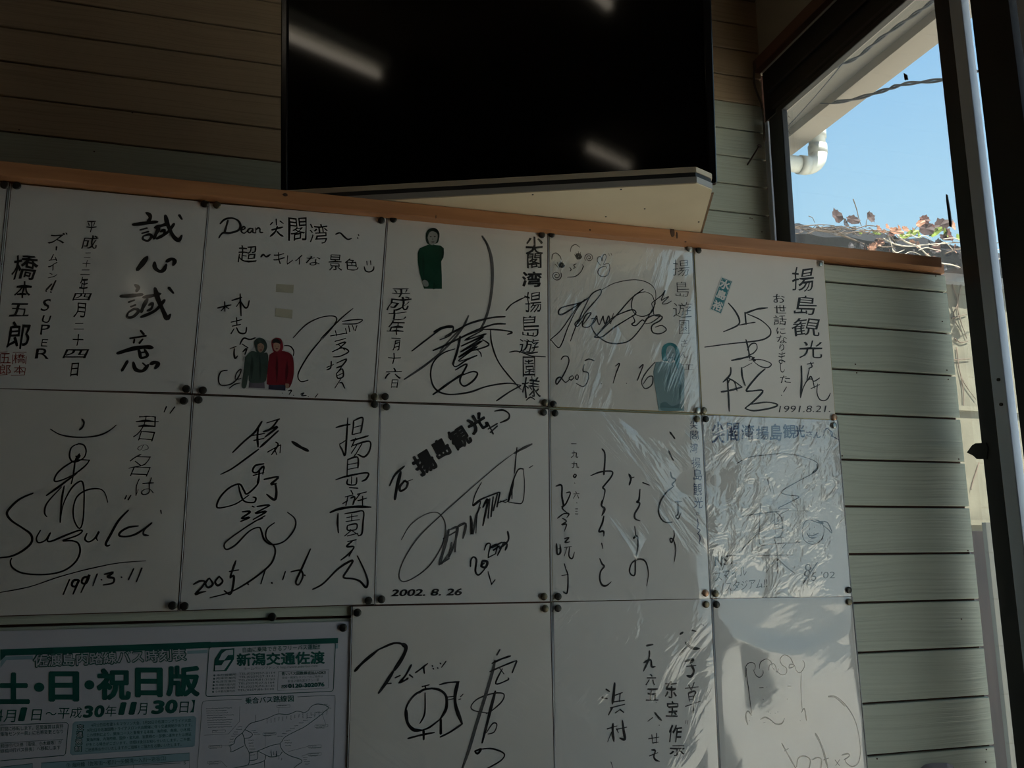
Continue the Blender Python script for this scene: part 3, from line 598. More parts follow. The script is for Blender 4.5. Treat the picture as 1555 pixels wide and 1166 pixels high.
# ---- card B
c = Crop(300, 290, .27447); k = Ink()
k.strokes(c, """w10 168,162 158,200 148,234; 125,182 150,158 190,150 225,165 238,192 225,218 180,232 140,232 118,260; w8 242,218 262,208 258,197 245,205 243,225 258,234 272,224;
305,208 288,208 277,222 290,232 303,216; 306,206 306,228 318,232; 322,204 322,234; 323,216 335,205 345,210 346,228 362,230;
w9 435,155 437,190; 415,174 402,188; 456,166 474,180; 410,216 440,208 472,200; 442,196 430,225 402,252; 440,224 455,240 474,252;
w9 764,240 788,232 812,254 832,268 852,262; w9 889,240 892,247; 885,257 887,264; 350,366 364,352 380,364 402,352; w7 936,388 938,411; 957,386 959,409; 922,418 930,442 953,448 972,436 976,417;
w8 110,648 150,638 186,630; 150,612 152,666; 150,642 130,664; 158,642 174,652; 190,606 215,598 245,588; 236,568 238,630 241,692; 234,612 215,640; 240,612 262,645 278,640 286,606;
186,726 244,712; 216,700 218,740; 192,748 238,738; 185,790 202,762; 216,756 232,784 264,786 272,754;
180,872 214,860; 204,872 202,900 208,926 222,912; 234,850 255,815 290,822 320,812; 246,846 280,868; 250,890 272,872 262,905;
w6 165,992 130,1000 116,1040 130,1074 180,1070 215,1045 236,1010 240,985 216,1008 210,1042 245,1035; 175,1092 205,1070 236,1062; 468,856 510,858 532,885 528,916;
530,812 600,740 680,700 750,692 770,712 742,760 690,820; 860,650 800,700 722,776 680,820; 684,822 620,900 565,990 556,1032 575,1055 612,1046; 800,722 850,714 912,712 880,734 802,736; w7 836,745 842,780; 856,742 866,770; 818,760 826,790; 882,744 872,774;
735,802 825,786; 762,772 770,802; 760,832 820,816; 766,852 820,836 772,880; 745,890 800,868 836,888 790,914 750,918; 780,850 815,880;
715,976 752,960; 740,942 736,978 714,990; 770,952 824,930 800,966 768,980; 770,976 808,962; 776,1002 822,938; 768,1010 800,984 806,1026 776,1036 768,1010; 772,1022 804,1008; 792,1040 760,1090; 784,1062 800,1062 814,1092;
w6 500,1106 520,1103 506,1126; 530,1130; 570,1124 588,1118 576,1132 602,1131; 612,1136; 650,1142 666,1122; 468,1117""")
k.glyphs(c, [('閣',555,213,98,125),('湾',670,235,105,108)], 0, .025); k.glyphs(c, [('超',275,350,108,92),('キ',452,370,62,68),('レ',512,382,34,50),('イ',560,380,42,58),('な',640,385,82,52),('景',762,396,74,88),('色',852,406,72,66)], 0, .025)
k.build('ink_writing', INK, cB)
flat('tape_piece', c, [(436, 514), (533, 520), (529, 566), (433, 558)], PAPT, cB); flat('tape_piece', c, [(432, 648), (526, 658), (523, 706), (428, 694)], PAPT, cB)
# ---- card C
c = Crop(570, 320, .25735); k = Ink()
k.glyphs(c, [('尖',938,205,104,112),('閣',936,295,84,92)], .018, .02); k.glyph(c, '湾', 922, 405, 116, 92, 0, .03)
k.glyphs(c, [('揚',930,540,100,120),('島',915,680,104,138),('遊',905,800,118,92),('園',908,925,78,118),('様',918,1040,104,118)], 0, .035)
k.strokes(c, """w8 770,590 800,555 845,528 888,508; w7 790,835 830,828 870,838 920,856 1004,862; w8 890,1118 915,1100 940,1114""")
k.glyphs(c, [('平',148,485,112,48),('成',140,548,140,82),('七',130,612,118,62),('年',122,690,98,92),('一',122,755,56,16),('月',124,795,40,66),('十',110,870,76,62),('六',105,960,96,62),('日',115,1018,38,50)], 0, .04, 0, .1)
k.build('ink_writing', INK, cC); k = Ink(DC-.0004)
k.strokes(c, """w9 215,828 330,740 400,690 450,680 460,695 440,735 380,762; w14 345,715 400,690 460,685; w11 340,825 400,800 450,775 600,705 700,670 768,668; 410,742 490,700 560,664 680,632 766,625; w9 620,700 720,702 806,716 778,730;
w8 500,742 482,840 460,905 480,918 540,880 600,856; w12 500,740 490,800 465,880 458,910; w8 510,745 640,700 525,765 655,725 505,800 640,742 500,835 632,766 490,865 604,800 488,888 600,852; w9 632,760 668,794 560,830; w6 600,820 620,838 626,862;
w9 470,815 400,840 345,890 326,960 340,1030 380,1070 450,1084 560,1070 660,1036 780,1018 860,1030; w8 680,700 686,780 720,880 780,965 860,1055; w12 340,1085 430,1020 520,960; w10 472,940 540,905 502,985 504,1020 530,1034 580,1000 602,960 570,950 502,975; w9 858,1032 790,1070 714,1122""")
k.build('signature', INK, cC)
k = Ink(DC-.00035); k.strokes(c, "w17 630,150 660,200 682,270 690,350 688,450 672,560 645,650 615,705; w11 550,618 520,682 460,762 380,842 280,922 170,995; w8 500,700 440,760 380,830")
k.build('signature_stroke', INKG, cC)
# ---- card D
c = Crop(825, 340, .2572); k = Ink()
k.strokes(c, """w5 50,210 55,182 75,172 98,190 106,212; 160,165 166,136 190,122 215,138; 155,255 164,270 156,278; 195,236 180,243 188,258 176,262; 142,315 188,310 224,280 236,246; 230,240 240,256;
340,246 320,222 322,198 340,195 346,220 352,188 366,180 370,202 354,240; 358,240 386,235 392,270 376,305 342,310 322,290 330,264 364,250 376,264; 386,174 390,188; 399,172 404,186;
82,228 95,258; 70,238 92,262; 98,218 104,250; 112,222 108,250; 192,170 204,205; 184,180 200,210; 206,162 210,195; 220,168 214,200;
w9 275,430 220,465 120,490 92,510 95,535 130,525 200,480 245,450; w6 240,455 200,490 110,620 46,680 50,690 72,716 92,730 112,700 150,600 200,500 245,445; w7 340,385 285,415 240,500 190,610 160,692; 340,385 335,420 250,520 200,592 240,540;
215,558 186,590 202,605 230,572; 230,600 282,528 250,540 230,600 262,610 290,590 312,558 282,560; 280,602 312,545 318,562 330,595 352,545 355,562 366,590 384,545 390,556 396,590 414,528;
w8 590,385 520,440 430,540 320,652 302,668 350,665 420,610 500,560 545,530 530,507 480,520 400,560 330,640; w6 600,400 540,420 520,480 540,530 590,546 640,520 656,470 640,420 600,400; w5 345,390 420,350 530,330 612,345 660,390 662,470;
w7 662,470 600,580 520,680 450,706 380,700 320,662 290,622 282,590; w8 525,540 540,575 522,592 546,600 582,568 600,575 612,558 650,540 692,540 642,580 602,590; 650,500 656,540 700,546 690,570 642,600 646,640 690,648 726,625 700,600 660,610;
w6 650,500 640,470 662,450 700,420 720,392 696,450 716,440 740,430 702,470 730,470 756,455;
w8 105,800 120,782 145,785 150,820 120,890 80,946 76,920 100,905 130,935 156,916; w6 172,895 152,910 164,922 178,908 170,895; 200,888 188,905 200,920 208,900 198,888; w7 242,828 235,868 265,880 262,925 236,960 192,940; w8 245,808 270,798 300,808; w7 342,942; 425,840 450,824 430,880 412,940; 490,940; 565,852 590,830 572,880 555,925; 660,816 612,870 580,930 600,972 640,950 645,902 618,905 590,945""")
k.spiral(c, 78, 305, 30, 2, 5, -.5); k.spiral(c, 270, 200, 27, 2, 5, 2.5); k.spiral(c, 108, 242, 17, 3, 6); k.spiral(c, 208, 190, 19, 3, 6)
k.glyphs(c, [('揚',812,260,100,94),('島',820,385,78,95),('遊',820,508,106,88),('園',830,608,58,84),('さ',830,703,40,42),('ん',830,772,54,38),('江',848,845,82,36)], -.014, .02)
k.build('ink_writing', INK, cD)
# ---- card E
c = Crop(1045, 360, .2487); k = Ink()
k.glyphs(c, [('揚',700,258,140,142),('島',718,415,128,118),('観',720,548,162,108),('光',750,685,138,108)], 0, .03, 0, .08)
k.glyphs(c, [('お',555,375,72,52),('世',562,440,72,50),('話',560,507,76,58),('に',566,573,52,38),('な',572,625,60,50),('り',572,675,30,42),('ま',572,735,40,74),('し',576,800,26,52),('た',592,868,66,46)], 0, .025)
k.strokes(c, """w9 725,776 766,768; 745,764 756,790 735,802; 740,802 725,876 748,850 766,880 802,860; w14 690,786 692,880 686,980; w8 686,980 702,920 730,872 758,872 770,922; 748,926 802,900; 790,896 786,950 802,990 830,998 852,985 868,952; w9 600,915 582,946; 568,965;
w12 245,403 285,450 312,505 300,540 215,578; w17 347,460 353,532; w8 310,538 370,526 410,520; w12 350,465 420,440 485,432; w9 362,470 440,505 492,550 504,580 490,608 430,632 250,652 100,672; w11 352,625 366,680 376,742; w8 360,692 382,655 412,650 420,680 396,710 368,722 402,736;
w12 264,753 320,742 384,726; w7 370,752 440,748 500,768 504,785 480,797 438,788 400,760; w12 404,735 390,745 410,750 395,756; w11 260,795 256,840 212,886; w12 200,945 260,935 330,915; 240,866 245,950 250,1064; w9 245,890 262,870 330,916; 236,858 280,882 298,940; w12 326,796 330,850 348,908; w6 390,768 330,800;
w11 470,804 420,850 356,932 380,940 456,938 402,1000 346,1045; w10 374,1022 480,1008 546,1024 500,1045 400,1060 346,1046""")
k.run(c, '1991.8.21.', 552, 1070, 866, 1068, 40, -.004, .2)
k.build('ink_writing', INK, cE)
TEAL = mat('teal sticker', (.02, .19, .22), .5); WHT = mat('sticker white', (.68, .68, .66), .6)
st = tag(flat('name_sticker', c, [(202, 240), (274, 268), (202, 474), (130, 442)], WHT, cE, .0004), 'teal and white slanted name sticker')
k = Ink(DC-.00050); k.poly(c, [(207, 248), (266, 271), (199, 466), (138, 439)]); k.build('sticker_field', TEAL, st)
k = Ink(DC-.00065); k.glyphs(c, [('水',224,291,64,60),('島',203,353,58,56),('裕',179,420,62,60)], .035, .0, .36); k.strokes(c, "w2 213,255 260,273; 259,274 196,460; 212,256 146,438", smooth=False); k.build('sticker_lettering', WHT, st)
# ---- card F
c = Crop(0, 580, .3003); k = Ink()
k.strokes(c, """w8 842,124 830,152; 884,126 860,158; 640,574 632,592; 662,573 648,596; 813,648 816,665; w6 255,238 300,264 360,277 430,279 500,270 550,248 588,218; w7 415,187 425,205 418,228 402,243;
w7 402,366 394,382 384,374; w6 390,314 360,334 353,380 375,405 422,385 436,350 425,320 400,312 388,318; 406,370 396,386 382,392 402,362; 380,400 371,470 360,516; 452,395 380,398 300,450 275,496 300,500 370,470 430,425 454,394; w8 235,574 300,528 390,460; w6 312,530 240,610 226,660 238,682; w7 325,525 312,600 305,710;
w6 305,710 320,620 360,540 400,504 420,512 426,580 420,700 402,740 376,700 371,640 390,580 440,546 500,540 530,560 545,608;
w8 168,562 100,592 50,638 36,668 60,702 110,735 156,770 160,810 120,850 60,880 0,888; w7 205,750 185,788 195,812 230,800 255,762 240,800 262,804 330,776 400,750 416,755 390,776 318,802 362,802 396,816 405,860 380,912 320,955 230,973 120,967 66,940 53,910 60,890;
w7 440,765 430,795 450,808 480,790 502,755 488,785 494,802; w9 650,648 600,700 560,770 536,815 542,828 556,824; w8 700,728 650,735 610,758 606,778 650,780 700,762 768,712; 768,712 732,745 726,770 752,776; w4 0,1064 150,1035 300,985 450,945 600,915 738,904;
w9 352,998 320,1074; 398,1000 372,1004 364,1028 384,1032 400,1000 370,1072; 450,984 422,990 414,1014 436,1016 452,974 410,1064; 492,970 470,1030; 512,998; 528,972 572,962 546,985 576,992 570,1016 522,1026; 613,985; 676,944 650,1000; 718,940 690,1010""")
k.glyphs(c, [('君',738,232,112,130),('の',723,333,56,30),('名',705,422,116,112),('は',735,530,96,84)], -.016, .03, 0, .2)
k.build('ink_writing', INK, cF)
# ---- card G
c = Crop(260, 590, .29596); k = Ink()
k.strokes(c, """w9 466,168 430,222 375,270 315,328; 436,216 446,206 442,250 446,300; 410,242 480,230; 424,266 476,256; 556,156 490,176; 548,160 512,205 472,222; 500,212 546,196 480,250; 550,216 500,262 455,302; w7 450,310 380,362 310,412 254,440; w7 494,326 562,288; 536,274 548,290 514,340; 530,308 542,340; 562,288 558,330; w14 620,272 660,298 704,320;
w8 476,386 432,395 418,424 440,430 474,398 470,440; 420,446 476,430; 452,420 450,450 442,488; w7 452,450 442,492 390,540 372,520 350,490 300,508 255,552 234,598 250,612 330,592 400,545; 345,492 356,540 376,578 424,584 434,562 418,556; w9 476,466 550,453 512,490 541,486; w11 534,488 540,530 530,570 490,542; w8 415,603 426,608;
w8 364,632 406,632 360,666 402,660 356,682; 440,605 506,598 430,640 488,630 420,672; 426,682 470,665; w7 482,652 400,700 300,770 272,802 285,825 330,802 400,732 450,712 464,735 480,778 520,800 582,782 632,722 636,670 596,634; 530,688 492,720 488,768 530,812 530,860 500,912 400,990 300,1045 200,1072;
w9 115,1004 145,988 172,990 158,1018 124,1054 150,1046 178,1040; 192,974 176,1000 190,1020 214,1002 196,972; 246,964 226,990 240,1010 264,988 246,962; 332,882 315,930 302,968; 298,938 346,930; 302,972 322,962 314,1030 300,1055 272,1036; w10 393,1002; 394,990; w9 482,930 460,1002; w11 515,995; w9 586,938 572,980; w8 715,822 672,918 640,990 655,1005 676,962 662,932 614,940; w10 684,956""")
k.strokes(c, """w8 845,200 880,190 918,184; 906,150 900,250 892,342 878,315 865,292; 864,286 902,262; w7 936,164 934,200 928,236; 936,166 982,148 980,190 972,228; 935,200 974,190; 930,236 974,226; w8 920,268 965,256 1012,242; 946,254 925,300; 932,292 1016,270 1018,318 990,350 956,336; w7 952,290 924,332; 978,284 944,342;
w8 944,338 934,356; 906,362 902,448; 906,364 956,352 958,408; w7 908,390 955,381; 908,414 956,405; w8 844,468 900,450 1006,432 1002,462 978,476; w7 906,464 904,490 946,492 952,456; 926,452 925,488;
w9 914,508 958,511; w8 892,556 932,546; 906,556 896,600; 922,522 932,540; 920,562 942,556 932,596; 955,542 1002,530; 968,540 944,572; 958,576 1002,562; 982,552 982,606; w9 880,590 905,575;
w8 856,640 854,690 858,740; w7 890,642 940,634 986,630 984,690 978,744 958,756; 900,662 956,652; 926,644 926,680; 896,682 966,672; 904,702 950,694 948,722 906,726 904,702; 926,726 890,756; 918,722 962,752""")
k.strokes(c, "w11 815,636 860,618 940,606 1025,608; w8 903,756 958,742; 905,785 950,775; 930,782 900,810 938,812 908,850 870,880; 938,815 912,860; w9 725,1030 780,1000 850,930 905,892 932,884 905,930 884,968 930,975 968,988 1000,1020 1008,985 990,930 955,858")
k.build('ink_writing', INK, cG)
# ---- card H
c = Crop(560, 600, .28293); k = Ink()
k.strokes(c, """w10 192,380 140,428 112,486; w15 172,410 152,490 140,560; w11 196,456 168,488 170,514 200,498 208,468 186,460; w6 212,460 236,452; w12 640,182 690,152; 652,200 690,165; 640,150 668,208; w9 675,86 720,80 752,100 748,128 705,148;
w6 605,468 572,530 558,585 565,592 600,570 582,640 575,740; w12 612,602 640,560 612,700; 650,555 640,660; 668,545 656,652; 690,530 668,620; 704,522 688,600; w8 560,590 600,560 700,520; 705,568 738,576; 690,580 742,560; w6 795,280 788,350 782,420; w8 830,396 800,402 768,480 748,570 770,500 780,440; w5 828,396 836,480 826,572 790,580 740,570; w7 860,390 880,378; w10 770,480 768,555;
w9 546,920 548,885 562,868 578,885 572,942 590,965 625,930; w12 602,920 612,890 636,896 626,924 604,916 620,900; w7 620,832 632,800 652,800 640,862; 640,870 652,820 690,800 680,850; w13 668,832 700,810; w10 745,730 748,780 700,822; 722,790 742,800 732,832; w9 640,872 682,850; w5 640,945 650,982 660,1016; w9 658,1016 678,990; w8 660,820 720,790 690,860""")
k.glyphs(c, [('揚',297,362,120,120),('島',388,285,92,108),('観',487,228,110,118),('光',580,150,110,100)], .045, .015, -.55)
k.run(c, '2002. 8. 26', 116, 1080, 496, 1074, 38, .03, .35)
k.build('ink_writing', INK, cH); k = Ink(DC-.00035)
k.strokes(c, """w6 175,776 220,700 290,646 350,628 385,642 410,690 406,770 370,850 320,920 250,975 192,1000 166,985 166,940 200,860 270,758 380,650 480,560 600,455 700,370 780,310; w12 780,312 830,284 876,262; w14 430,720 405,820 378,910; w11 425,725 400,830 385,905 430,850 445,790; w10 386,905 432,876; 436,722 478,710 462,790 430,870; w15 472,715 462,840; w12 475,706 520,690 505,768; 545,648 556,700 552,745 545,650; 580,640 560,745; 400,770 470,730; w9 560,740 575,650 600,600""")
k.build('signature', INKG, cH)
# ---- card I
c = Crop(825, 610, .26585); k = Ink()
k.glyphs(c, [('尖',860,132,44,48),('閣',862,190,50,52),('湾',860,265,46,60),('揚',872,348,52,60),('島',882,415,48,62),('観',882,500,52,74),('光',885,575,50,66),('さ',882,637,22,20)], 0, .03)
k.strokes(c, "w6 880,668 884,700 878,722; 878,722 895,732 882,752; 880,752 895,772 890,812")
k.build('blue_inscription', INKB, cI); k = Ink()
k.strokes(c, """w11 722,172 736,190 752,212; w10 715,278 728,308 743,336; w9 727,400 734,430 756,446 736,470 744,482; w9 744,484 700,520 665,580 660,640 690,685 738,688; w8 752,572 790,570; 768,570 770,610 768,642 755,656 770,668 786,634; w9 812,548; 835,546; w8 745,735 748,765 735,800 727,800 724,782 742,788 756,840 748,912;
w12 488,412 500,440 490,476; 498,438 518,430; w15 568,462 606,476; w11 552,500 546,560 534,572 550,578 545,600 522,640 525,668 552,680; w9 522,712 526,760 514,780 536,768 540,830 526,900 524,982 506,990 492,965 508,918 550,898 585,916 600,980 590,1052;
w10 334,268 352,300 347,400 344,418; w9 270,422 330,400 392,398 388,428 348,478 340,492 352,510 336,585; w12 340,560 332,592 350,612 334,650; w10 346,652 338,690 324,722 318,742 344,740 345,768; w13 333,808 340,838; w10 322,895 335,925 348,940 328,968 322,1010 335,1045 360,1050 388,1028;
w8 160,240 188,240; 180,412 172,425 180,432 188,420 180,412; 178,463; 190,576; w10 72,482 105,478 106,540 115,592 102,600; w8 130,520 155,520 130,580 108,608 145,640; 80,666 115,640 146,640 134,662; 108,665 132,682 105,702 132,700 118,742; w10 75,810 80,870 98,858 95,814; w7 75,842 96,836; w8 120,782 146,776 124,802 152,800; 120,832 160,826; 136,830 120,880; 150,830 146,880 165,895 178,858; w10 120,925 130,962; w8 105,992 145,986; 130,956 141,1000 136,1090 115,1085""", 9, .35)
k.glyphs(c, [('九',180,300,42,40),('九',182,360,44,40),('六',188,532,36,40),('三',190,625,18,32)], .012, .03)
k.build('ink_writing', INK, cI)
# ---- card J
c = Crop(1060, 620, .2572); k = Ink()
k.glyphs(c, [('尖',118,142,76,125),('閣',205,140,74,108),('湾',292,140,78,92),('揚',380,145,78,78),('島',460,142,72,102),('観',540,136,78,88),('光',600,135,58,74),('さ',655,150,38,34),('ん',702,158,44,36)], .022, .02)
k.strokes(c, "w5 735,172 755,120 776,130 788,160 812,175 835,188; 780,130 795,150 786,166")
k.build('blue_inscription', INKB, cJ); k = Ink()
k.strokes(c, """w5 228,326 300,290 400,275 500,268 600,280 690,312 708,342 690,375 600,425 520,470 488,495 532,512 596,522 530,560 472,592 536,595 480,626; w4 232,322 300,288 400,273; w9 700,330 700,356 670,384; w8 410,420 428,490; w4 440,460 450,520; w6 260,640 350,622 480,608; w3 520,605 655,606; w9 370,560 364,630; w5 364,630 362,700 360,780 376,808 440,800 520,795 600,792 575,784; w8 455,610 490,642 500,700 490,750 466,762; w5 450,622 456,740; 470,640 476,700; w8 450,686 500,680; 445,712 496,708; 440,765 506,762; w7 240,852 290,800 340,750; w4 340,750 460,650; w9 452,775 465,830; w12 466,820 471,975; w8 520,800 495,825; w6 348,870 560,865; w7 460,882 400,970; 465,882 520,935 570,972;
w5 680,655 636,665 617,710 622,770 660,800 706,795 738,755 742,700 716,665 682,655; w8 660,656 700,672 740,678 690,658; w7 718,668 760,672 782,710 788,735 765,712 726,680; w5 720,690 726,668; w6 660,706 656,720; 686,695 685,706; w7 642,735 660,762 698,764; w6 645,745 670,752 712,736; w5 655,735 660,745; 680,740 690,735; 650,785 690,790; w8 705,908 662,970 620,1034""")
k.glyphs(c, [('8',646,958,44,76),('6',683,990,34,56)], -.01, .02, 0, .15)
k.run(c, 'NST.', 98, 932, 230, 920, 58, .012, .15, .03); k.run(c, 'スマイル', 100, 1022, 290, 986, 54, .004, .1, .03); k.run(c, 'スタジアム!!', 160, 1082, 405, 1058, 58, .004, .15, .03); k.run(c, "'02", 722, 1004, 806, 1002, 40, -.004, .15)
k.build('ink_writing', INK, cJ)
# ---- card K
c = Crop(520, 900, .22806); k = Ink()
k.strokes(c, """w16 82,522 140,460 240,378; w12 240,378 340,336 400,340; w22 395,340 424,365 400,430 345,515; w17 340,520 290,600 240,668; w12 290,606 325,602; 350,566 385,550; w11 460,478 420,550 376,600; 378,600 420,580 438,566; w14 446,545 468,562; w10 485,533 530,500 568,470; w16 540,490 545,535; w13 597,485; 603,503; w13 632,498; 650,468; w10 660,496 690,455;
w12 545,645 480,680 430,750 420,820 450,888 510,920; w17 425,780 432,860 470,910 530,915; w10 530,915 580,895 650,842; w16 650,842 690,772 690,690 650,648 590,635; w12 600,636 540,645 510,668; w10 530,625 578,612; w14 550,618 555,645; w9 550,665 548,800 515,870; w11 435,970 530,945 612,930; w22 540,920 541,975; w9 645,612 700,598 780,592; w20 770,592 750,680 756,760 796,868; w11 800,870 720,925 650,960; w9 700,694 745,688; 700,714 742,704; w24 655,845 655,938; w9 774,710 788,706; 786,692 804,674;
w15 1048,378 1028,414; w11 995,470 1060,440 1120,420; w9 980,525 1060,490 1160,450; w16 1160,455 1130,532; w9 1045,500 1076,540; 1065,505 1020,605 1100,580 1102,565; w17 1018,655 990,760 960,880 930,998; w8 970,800 880,785 856,756 900,706 1000,670 1072,672 1064,720 1000,780 956,805; 958,932 1000,870 1028,876 1010,926 968,940; w12 880,1055 922,1040 900,1070 880,1056; w9 922,1040 1000,1038 1076,1070 1060,1112 1000,1150 940,1180""")
k.build('ink_writing', INK, cK); k = Ink(DC-.00035); k.strokes(c, "w18 1015,450 1000,520 950,690 890,880 840,1050 790,1190"); k.build('dry_brush_stroke', INKG, cK)
# ---- card L
c = Crop(825, 900, .22804); k = Ink()
k.strokes(c, """w26 912,274 928,264; w17 990,250 1016,256; w14 988,298 960,352 908,416; w17 946,330 985,365 1040,372; w13 940,456 1000,442 976,470; w16 985,480 1002,520 985,555 955,552; w12 952,490 1015,484; w12 945,636 1032,626; 968,612 980,642; 1005,595 985,650; w12 965,668 972,722; 965,668 1010,656 1008,702; w9 972,692 1004,686; 975,712 1004,706; w12 946,756 1046,722; w13 1000,690 999,800; w7 1052,206 1056,214; 1062,212 1068,220; w6 950,848 946,870; 963,850 957,876;
w22 688,352 728,344; w12 706,385 702,440 666,522; 668,466 714,446 722,490 746,490; w8 750,728; w10 728,830 696,855; w12 742,796 764,825 788,850; w9 770,880; w10 700,972 770,960; 722,945 728,1000; 754,935 752,1000; 728,1000 766,994; w11 706,1086 762,1064; 720,1046 745,1050 736,1090 748,1112 774,1122;
w18 418,642 440,656; w22 392,696 424,704; w17 475,600 468,680 460,740; w13 478,682 526,664; 470,726 540,716; 512,670 506,725; w13 446,766 542,742; w20 458,765 434,812; w11 478,800 508,780; w16 510,776 535,796; w12 425,906 490,886; w15 464,870 462,930 470,990; w9 455,925 428,992; w11 486,905 500,932; w12 490,908 555,894; w16 526,850 535,920 542,975 508,966; w8 450,1125 464,1166""", 9, .4)
k.glyphs(c, [('六',716,578,68,76),('五',725,680,82,86),('东',850,642,84,120),('宝',860,772,80,112),('作',876,935,90,126),('示',890,1050,98,72)], .018, .03, 0, .1)
k.build('ink_writing', INK, cL)
# ---- card M
c = Crop(1075, 900, .2281); k = Ink()
k.strokes(c, """w5 250,562 248,512 260,476 290,463 314,480 310,516; 300,510 320,550 345,562 366,540 366,515; 342,505 350,462 390,440 420,460 426,490; 405,516 410,482 435,472 450,490 456,530; 440,512 430,496; w8 462,530 468,505; w6 455,520 490,545 520,536 522,502 490,476 480,440 508,413 545,430 566,470 570,490 540,500 546,476 574,482 590,520 615,530 640,496 641,466 630,450;
w5 256,500 256,540 270,640 286,770 290,802; 620,530 618,640 627,782; w10 290,815 266,786 252,812 256,850 265,878; w8 622,796 640,770 650,812 655,850; w7 275,850; 613,850; w8 342,632 368,630; w5 390,627; w8 530,621 554,621; w8 366,708; 526,706; w7 400,792; 412,802; 446,800; 464,792; w8 350,842 380,828 412,842 450,872 490,870 510,835; w4 366,866 382,860;
w7 800,688 850,690 920,752 975,842 1004,950 1014,1060 1000,1130 960,1156 920,1130 912,1102; w7 800,692 850,698 910,754; w9 890,1080 930,1070 940,1086 905,1112; w8 845,1112 875,1150; 876,1110 850,1150; w9 490,1000 540,1090 590,1180; w8 510,1052 535,1036; 590,1160 600,1102 640,1086 680,1112 670,1180; 690,1112 730,1096 755,1112 750,1180; w13 715,935 760,1030 800,1180; w8 770,1112 802,1100""")
k.build('ink_writing', INK, cM)
# ---- photo cut-outs standing under the films
def cutout(pt, label): 
    p = px2w(*pt); return empty('photo_cutout', (p[0], DC, p[1]-H), label, 'photo', 'photo cut outs on the cards')
def pm(n, c, r=.45): return mat(n, c, r)
SKIN = pm('printed skin tone', (.42, .27, .20)); SKG = pm('printed grey skin', (.36, .36, .34)); HAIR = pm('printed black hair', (.02, .018, .018)); DG = pm('printed dark green', (.004, .06, .032)); DG2 = pm('printed deep green fold', (.002, .032, .02))
GC = pm('printed grey green coat', (.06, .10, .085)); GC2 = pm('printed darker coat fold', (.03, .055, .05)); RC = pm('printed red jacket', (.25, .018, .03)); RC2 = pm('printed red jacket fold', (.13, .01, .02)); JN = pm('printed blue jeans', (.05, .055, .10)); JG = pm('printed grey trousers', (.16, .14, .18))
TH = pm('printed teal hair', (.03, .22, .25)); TB = pm('printed pale teal top', (.22, .33, .35)); TB2 = pm('printed teal shade', (.10, .20, .22)); TS = pm('printed pale blue skin', (.32, .40, .42)); PW = pm('photo paper edge', (.6, .6, .6))
def lay(crop, y, par):
    def f(name, pts, M, z, sm=True):
        P = [tuple(p) for p in pts]; Q = catmull(P+[P[0]], 4)[:-1] if sm else P
        return flat(name, crop, Q, M, par, th=.0004+.00012*z)
    return f
c = Crop(300, 290, .27447)
o = cutout((405, 555), 'cut out photo of two people in green and red hooded coats'); f = lay(c, 0, o)
f('photo_paper', [(238,1092),(244,1010),(252,920),(290,885),(318,850),(312,825),(340,808),(378,822),(400,830),(430,808),(462,814),(480,842),(478,878),(515,890),(536,925),(538,1010),(520,1070),(488,1108)], PW, 0, False)
f('coat', [(262,920),(300,885),(350,900),(385,895),(392,940),(384,1020),(368,1058),(290,1058),(282,1020),(268,1086),(244,1082),(254,1000)], GC, 2); f('coat_fold', [(300,900),(310,960),(300,1040),(292,1000)], GC2, 3); f('coat_fold', [(344,905),(352,980),(346,1050),(340,980)], GC2, 3)
f('hood', [(318,860),(314,832),(340,812),(372,824),(386,860),(372,892),(345,905),(325,888)], GC, 3); f('face', [(332,850),(350,842),(368,856),(364,880),(348,894),(334,880)], SKIN, 4)
f('trousers', [(286,1052),(370,1050),(372,1092),(282,1088)], JG, 1, False); f('jacket', [(398,905),(430,888),(480,886),(520,905),(532,950),(530,1030),(508,1088),(484,1074),(392,1072),(384,1050),(390,960)], RC, 2)
f('jacket_fold', [(440,900),(446,980),(438,1066),(432,980)], RC2, 3); f('jacket_fold', [(496,930),(502,1000),(488,1060),(486,990)], RC2, 3); f('hood', [(410,860),(410,828),(436,812),(464,822),(474,862),(462,888),(424,892)], RC, 3)
f('face', [(420,846),(438,838),(456,850),(454,876),(438,888),(422,874)], SKIN, 4); f('cap', [(412,842),(420,822),(440,818),(458,832),(458,846),(436,840)], HAIR, 5); f('trousers', [(394,1066),(488,1068),(486,1104),(392,1098)], JN, 1, False); f('hand', [(486,1066),(506,1068),(504,1088),(488,1088)], SKIN, 4)
for x, y, a in ((342, 862, 3), (358, 864, 3), (430, 858, 3), (446, 859, 3)): f('eye', [(x-a, y), (x, y-2), (x+a, y), (x, y+2)], HAIR, 6, False)
f('mouth', [(343, 880), (350, 883), (358, 880), (350, 877)], RC, 6); f('mouth', [(431, 873), (438, 877), (446, 873), (438, 871)], RC2, 6)
c = Crop(570, 320, .25735)
o = cutout((654, 395), 'cut out photo of a person in a dark green turtleneck'); f = lay(c, 0, o)
f('sweater', [(300,205),(325,196),(352,202),(385,206),(404,222),(402,275),(388,300),(392,380),(393,461),(287,460),(276,420),(262,370),(250,300),(250,250),(262,222)], DG, 1, False)
f('hair', [(300,180),(298,140),(312,112),(338,102),(362,108),(378,135),(374,172),(362,192),(312,196)], DG2, 1); f('face', [(308,160),(318,130),(340,122),(364,136),(366,165),(356,190),(338,203),(320,195)], SKG, 3)
f('sweater_fold', [(280,240),(290,320),(284,400),(276,330)], DG2, 2); f('sweater_fold', [(345,415),(352,440),(350,460),(340,460)], DG2, 2); f('sweater_fold', [(392,225),(404,240),(400,280),(390,270)], DG2, 2); f('hand', [(274,418),(290,408),(308,418),(314,436),(306,448),(286,444)], SKG, 3)
